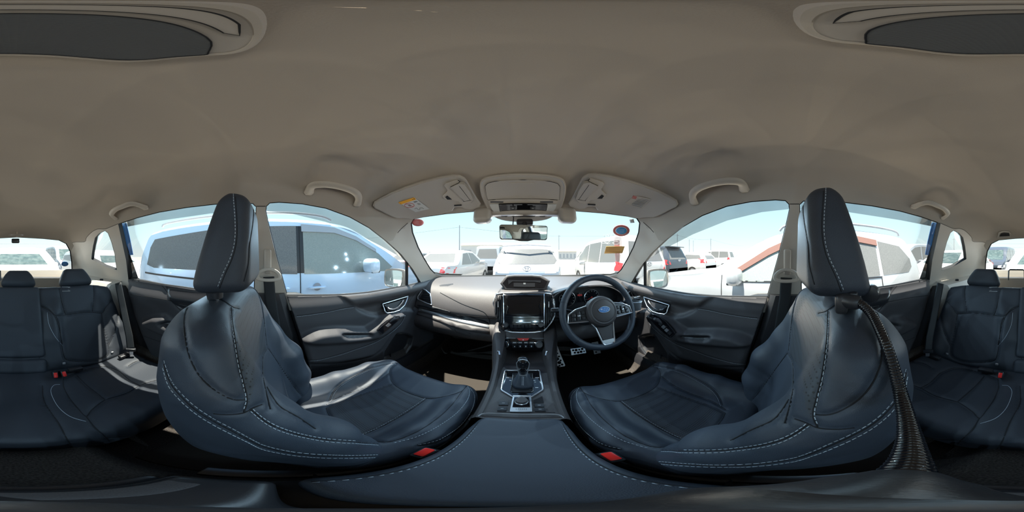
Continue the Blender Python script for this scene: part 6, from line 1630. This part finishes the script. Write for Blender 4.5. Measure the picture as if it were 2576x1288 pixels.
mb = MB(); v_, f_ = tube([(.07 * math.cos(t), -2.26, 1.05 + .07 * math.sin(t)) for t in np.linspace(0, 2 * PI, 25)[:-1]], .008, 6, True); mb.add(r7[2](v_), f_); v_, f_ = rbox((0, -2.262, 1.05), (.18, .01, .03), .003, 1); mb.add(r7[2](v_), f_).build('badge', M['chrome'], r7[0])
simple('van', 'dark glazed grey van behind the white saloon', -2.3, 11.3, 0, 'p_grey', 'van', H=1.88)
simple('hatchback', 'white hatchback two rows ahead in the middle', .9, 12.5, 0, 'p_white', 'suv', H=1.5)
simple('hatchback', 'white car beyond the black off-road wagon', 9.2, 6.6, 0, 'p_white', 'suv', H=1.5)
simple('sedan', 'white saloon right of the white car in the far right row', 12.6, 7.0, PI, 'p_white', 'sedan')
simple('van', 'cream delivery van at the far right end of the row', 18.5, 8.2, 0, 'p_white', 'van', H=1.95)
simple('sedan', 'silver saloon farthest left ahead, behind the blue minivan nose', -6.0, 7.5, 0, 'p_silver', 'sedan')
simple('suv', 'grey wagon two rows ahead far left', -6.5, 13.5, 0, 'p_grey', 'suv')
simple('minivan', 'white minivan two rows ahead on the right', 5.5, 13.5, 0, 'p_white', 'van')
simple('people_carrier', 'white people carrier facing the rear window from straight behind', -.10, -2.95 - 2.2, 0, 'p_white', 'suv', H=1.52)
simple('suv', 'dark blue wagon in the row behind on the left, seen by the rear window edge', -2.95, -10.0, .0, 'p_grey', 'van', H=1.9)
simple('sedan', 'cream saloon behind the left rear quarter glass', -3.0, -5.4, 0, 'p_white', 'suv', H=1.48)
simple('van', 'dark blue van behind on the right', 2.6, -10.2, 0, 'p_black', 'van', H=1.85)
simple('sedan', 'white saloon behind the right rear quarter glass', 2.95, -5.2, 0, 'p_white', 'sedan')
simple('van', 'grey van behind the white saloon on the rear right', 6.2, -6.4, 0, 'p_grey', 'van', H=1.9)
# poles, wires, sheds
def pole(px, d, h, lab, arm=True):
    q = dirs([(px, 644)])[0] * d; x, y = q[0], q[1]
    root = thing('utility_pole', lab, 'utility pole', (x, y, 0), 'utility poles')
    MB().add(*tube([(x, y, 0), (x, y, h)], [.17, .11], 10)).build('shaft', M['p_grey'], root)
    if arm: MB().add(*rbox((x, y, h - .6), (1.6, .12, .12), .01, 1)).build('crossarm', M['p_grey'], root)
    return (x, y, h - .5)
ends = [pole(1156, 40, 8.9, 'tall bare utility pole ahead on the left', False), pole(1406, 75, 11.0, 'thin utility pole ahead right of the mirror')]
pr_ = [pole(1704, 60, 9.5, 'utility pole beyond the black wagon'), pole(1734, 80, 9.6, 'utility pole second beyond the black wagon'), pole(1788, 70, 9.0, 'utility pole over the white saloon on the right'), pole(1700 + 44, 95, 10.5, 'thin utility pole farthest on the right'), pole(2380 + 20, 70, 9, 'utility pole behind on the right')]
wires = MB()
def wire(a_, b_, sag=.8, r=.02):
    return tube([tuple(np.array(a_) * (1 - t) + np.array(b_) * t - np.array([0, 0, sag * 4 * t * (1 - t)])) for t in np.linspace(0, 1, 16)], r, 4)
for i, (a_, b_, nm) in enumerate((((-60, 30, 8), ends[0], 'ahead on the left'), (ends[0], ends[1], 'ahead over the roofs'), (ends[1], pr_[0], 'ahead on the right'), (pr_[0], pr_[2], 'over the right-hand row'), (pr_[2], (120, 30, 9), 'at the far right'))):
    tag(MB().add(*wire(a_, b_)).build('power_line', M['black'], auto=0), f'power line {nm}', 'power line', 'power lines')
M['shed'] = mat('cream_corrugated_shed', (.70, .66, .52), .7, bump=.6, bscale=3); M['shed2'] = mat('rusty_orange_roofing', (.62, .38, .24), .8)
def shed(px0, px1, d, h, lab, m='shed', m2='p_white'):
    a_, b_ = dirs([(px0, 644)])[0] * d, dirs([(px1, 644)])[0] * d; c_ = (a_ + b_) / 2; w = np.linalg.norm(a_ - b_); ang = math.atan2(b_[1] - a_[1], b_[0] - a_[0])
    root = thing('shed', lab, 'building', (c_[0], c_[1], 0), 'sheds on the horizon'); R = Matrix.Translation(Vector((c_[0], c_[1], 0))) @ Matrix.Rotation(ang, 4, 'Z')
    def A(V): return [tuple(R @ Vector(v)) for v in V]
    V_, F_ = rbox((0, 4, h * .42), (w, 8, h * .84), .01, 1); MB().add(A(V_), F_).build('wall', M[m2], root)
    V_, F_ = loft([[(-w / 2 - .3, -.4, h * .82), (-w / 2 - .3, 4, h), (-w / 2 - .3, 8.4, h * .82)], [(w / 2 + .3, -.4, h * .82), (w / 2 + .3, 4, h), (w / 2 + .3, 8.4, h * .82)]]); MB().add(A(V_), F_).build('roof', M[m], root, auto=20)
    for k in range(5):
        V_, F_ = rbox((-w / 2 + w * (k + .5) / 5, -.02, h * .35), (w * .1, .1, h * .4), .01, 1); MB().add(A(V_), F_).build('shutter', M['p_grey'], root)
shed(1160, 1330, 55, 5.9, 'long cream-roofed shed on the horizon straight ahead')
shed(1405, 1450, 60, 3.6, 'low shed with rusty orange roof on the horizon', 'shed2')
shed(1775, 1835, 50, 3.0, 'low orange-roofed shed far on the right', 'shed2')
shed(1080, 1130, 60, 3.4, 'distant grey shed ahead on the far left', 'p_grey')
# --- own door mirrors, cowl and wipers
for MIR, sd_ in ((1, 'left'), (-1, 'right')):
    root = thing('wing_mirror', f'{sd_} wing mirror in a pale housing outside the front door window', 'wing mirror', (-.93, .87, 1.07), 'own wing mirrors')
    Rm = Matrix.Translation(Vector((-.925, .875, 1.072))) @ Matrix.Rotation(math.radians(14), 4, 'Z') @ Matrix.Rotation(math.radians(-7), 4, 'X') @ Matrix.Scale(1.12, 4)
    ou = cat([(-.082, .035), (-.070, .062), (0, .070), (.065, .066), (.082, .050), (.080, -.03), (.066, -.060), (.02, -.070), (-.055, -.062), (-.080, -.03)], 4, True)
    def A(V): return [tuple(Rm @ Vector((v[0], v[2], v[1]))) for v in V]
    rings = [[(p[0] * s_, p[1] * s_, z) for p in ou] for s_, z in ((.93, .004), (1, 0), (1.02, .02), (.98, .05), (.85, .085), (.5, .105), (.1, .11))]
    V_, F_ = loft(rings, cap=True); MB().add(A(V_), F_).build('housing', M['beige2'], root, auto=40)
    V_, F_ = prism([(p[0] * .82, p[1] * .82) for p in ou], -.003, .0035); MB().add(A(V_), F_).build('mirror_glass', M['mirror'], root, auto=30)
    MB().add(*tube([(-.79, .92, .985), (-.86, .90, 1.0), (-.92, .90, 1.02)], [.03, .028, .03], 10, flat=.6)).build('mirror_arm', M['black_s'], root)
MIR = 1
cow = thing('wiper', 'black windscreen wiper lying along the foot of the glass on the passenger side', 'wiper', (-.3, 1.55, 1.07), 'windscreen wipers')
A0 = px2shell([(1120, 697), (1170, 694), (1245, 693), (1320, 693)], .035)
MB().add(*tube(A0, .006, 6)).build('wiper_blade', M['rubber'], cow)
MB().add(*rbox(tuple(px2shell([(1183, 697)], .03)[0]), (.05, .015, .012), .003, 1)).build('wiper_joint', M['p_grey'], cow)
cow = thing('wiper', 'black windscreen wiper on the driver side', 'wiper', (.3, 1.55, 1.07), 'windscreen wipers')
MB().add(*tube(px2shell([(1340, 694), (1420, 693), (1520, 690)], .035), .006, 6)).build('wiper_blade', M['rubber'], cow)
cw = MB(); rings = []
for x in np.linspace(-.80, .80, 20):
    b = .27 * (x / .72) ** 2; rings.append([(x, 1.53 - b, 1.035), (x, 1.60 - b, 1.035), (x, 1.75 - b, 1.02), (x, 2.3 - b * .6, .95), (x, 2.55 - b * .5, .84), (x, 2.62 - b * .4, .5)])
V_, F_ = loft(rings, closed=False, cap=False)
o = cw.add(V_, F_).build('bonnet', M['paint_blue'], auto=40); tag(o, 'own blue bonnet beyond the foot of the windscreen', 'bonnet')
o = MB().add(*tube(cat([(x, 1.565 - .27 * (x / .72) ** 2, 1.035) for x in np.linspace(-.76, .76, 14)], 2), .03, 8, flat=.5)).build('cowl', M['black']); tag(o, 'black cowl strip below the windscreen', 'cowl')
# --- stickers and writing on the glass
BW = mkbvh(*(lambda r: (r[0], r[1]))(pane(dens([(1033, 530), (1610, 530), (1600, 600), (1540, 700), (1110, 700), (1040, 600)], 20, True), .012, 18)))
def gp(name, px, m, par=None, th=-.001, lab=None, cat_=None, step=5, grp=None):
    v_, f_ = patch(BW, px, .0008, step, .0008); o = MB().add(v_, f_).build(name, m, par, auto=0)
    if lab: tag(o, lab, cat_, grp)
    return o
def gp2(name, px, m, lab=None, cat_=None):
    v_, f_ = patch(BW, px, .0035, 5, -.002); o = MB().add(v_, f_).build(name, m, auto=0); tag(o, lab, cat_); return o
def circ(cx, cy, rx, ry, n=28): return [(cx + rx * math.cos(t), cy + ry * math.sin(t)) for t in np.linspace(0, 2 * PI, n + 1)[:-1]]
M['redt'] = mat('faded_red_sticker', (.80, .22, .20), .6); M['bluet'] = mat('cyan_blue_sticker', (.05, .38, .75), .5); M['wht'] = mat('white_marker', (.9, .9, .9), .8); M['oran'] = mat('orange_note_paper', (.95, .55, .18), .8)
a_ = gp('round_sticker', circ(1051, 560, 15, 9), M['redt'], lab='faded red round inspection sticker in the top left corner of the windscreen', cat_='sticker')
for k, (x, y, w) in enumerate(((1046, 556, 7), (1044, 560, 9), (1049, 564, 7))):
    P_, N_, ok = cast_fill(BW, [(x, y), (x + w, y + 1)]); MB().add(*tube(P_ + N_ * .001, .0009, 4)).build('sticker_print', M['paper'], a_)
a_ = gp('round_sticker', circ(1563, 580, 21, 14), M['redt'], lab='round red and blue periodic inspection sticker at the top right of the windscreen', cat_='sticker')
b_ = MB().add(*patch(BW, circ(1563, 580, 15, 9.5), .0016, 5, 0)).build('sticker_field', M['wht'], a_, auto=0); MB().add(*patch(BW, circ(1563, 580, 13.5, 8.5), .0022, 5, 0)).build('blue_field', M['bluet'], b_, auto=0)
for k in range(3):
    P_, N_, ok = cast_fill(BW, [(1554 + k, 576 + k * 3.5), (1572 - k, 576.5 + k * 3.5)]); MB().add(*tube(P_ + N_ * .003, .0008, 4)).build('sticker_print', M['wht'], a_)
gp('paper_strip', [(1546, 593), (1563, 593), (1565, 618), (1563, 640), (1556, 668), (1549, 655), (1545, 620)], mat('faded_red_strip', (.85, .25, .25), .7, alpha=.55), lab='faded red strip stuck on the windscreen below the round sticker', cat_='strip')
a_ = gp2('paper_note', [(1525, 619), (1572, 619), (1566, 636), (1520, 637)], M['oran'], lab='orange handwritten note stuck inside the right of the windscreen', cat_='note')
for y in (624, 628, 632):
    P_, N_, ok = cast_fill(BW, [(1532, y), (1550, y - 1), (1562, y)]); MB().add(*tube(P_ + N_ * .0042, .0005, 4)).build('note_writing', M['redp'], a_)
wr_t = thing('marker_writing', 'white marker letters and loops written on the right side of the windscreen', 'writing', tuple(px2shell([(1535, 605)])[0]))
for l in ([(1519, 592), (1524, 597), (1528, 590)], [(1533, 589), (1534, 596)], [(1530, 592), (1538, 595)], [(1541, 589), (1545, 594), (1549, 588)], [(1508, 606), (1513, 611), (1522, 612), (1530, 613), (1536, 610), (1532, 605), (1522, 604), (1511, 604), (1508, 606)], [(1520, 609), (1528, 611), (1534, 607)], [(1540, 611), (1546, 614), (1554, 614), (1558, 611), (1554, 608), (1546, 608), (1541, 611)], [(1560, 586), (1566, 590), (1584, 586)]):
    P_, N_, ok = cast(BW, cat(l, 4)); 
    if ok.sum() > 2: MB().add(*tube(P_[ok] + N_[ok] * .001, .0012, 4)).build('pen_stroke', M['wht'], wr_t)
a_ = gp('small_sticker', [(1583, 552), (1594, 551), (1596, 560), (1586, 561)], M['paper'], lab='small pale sticker with a brown mark at the very top right of the windscreen', cat_='sticker')
P_, N_, ok = cast_fill(BW, [(1586, 558), (1590, 553), (1593, 557)]); MB().add(*tube(P_ + N_ * .001, .0009, 4)).build('sticker_print', M['oran'], a_)
BWR = mkbvh(*pane([(150, 655), (176, 655), (176, 676), (150, 676)], .02, 12))
v_, f_ = patch(BWR, circ(163, 664, 9, 6), .001, 5, .001); o = MB().add(v_, f_).build('blue_sticker', M['bluep'], auto=0); tag(o, 'round blue sticker on the left edge of the rear window', 'sticker')
P_, N_, ok = cast_fill(BWR, [(158, 664), (167, 664)]); MB().add(*tube(P_ + N_ * .002, .001, 4)).build('sticker_print', M['wht'], o)
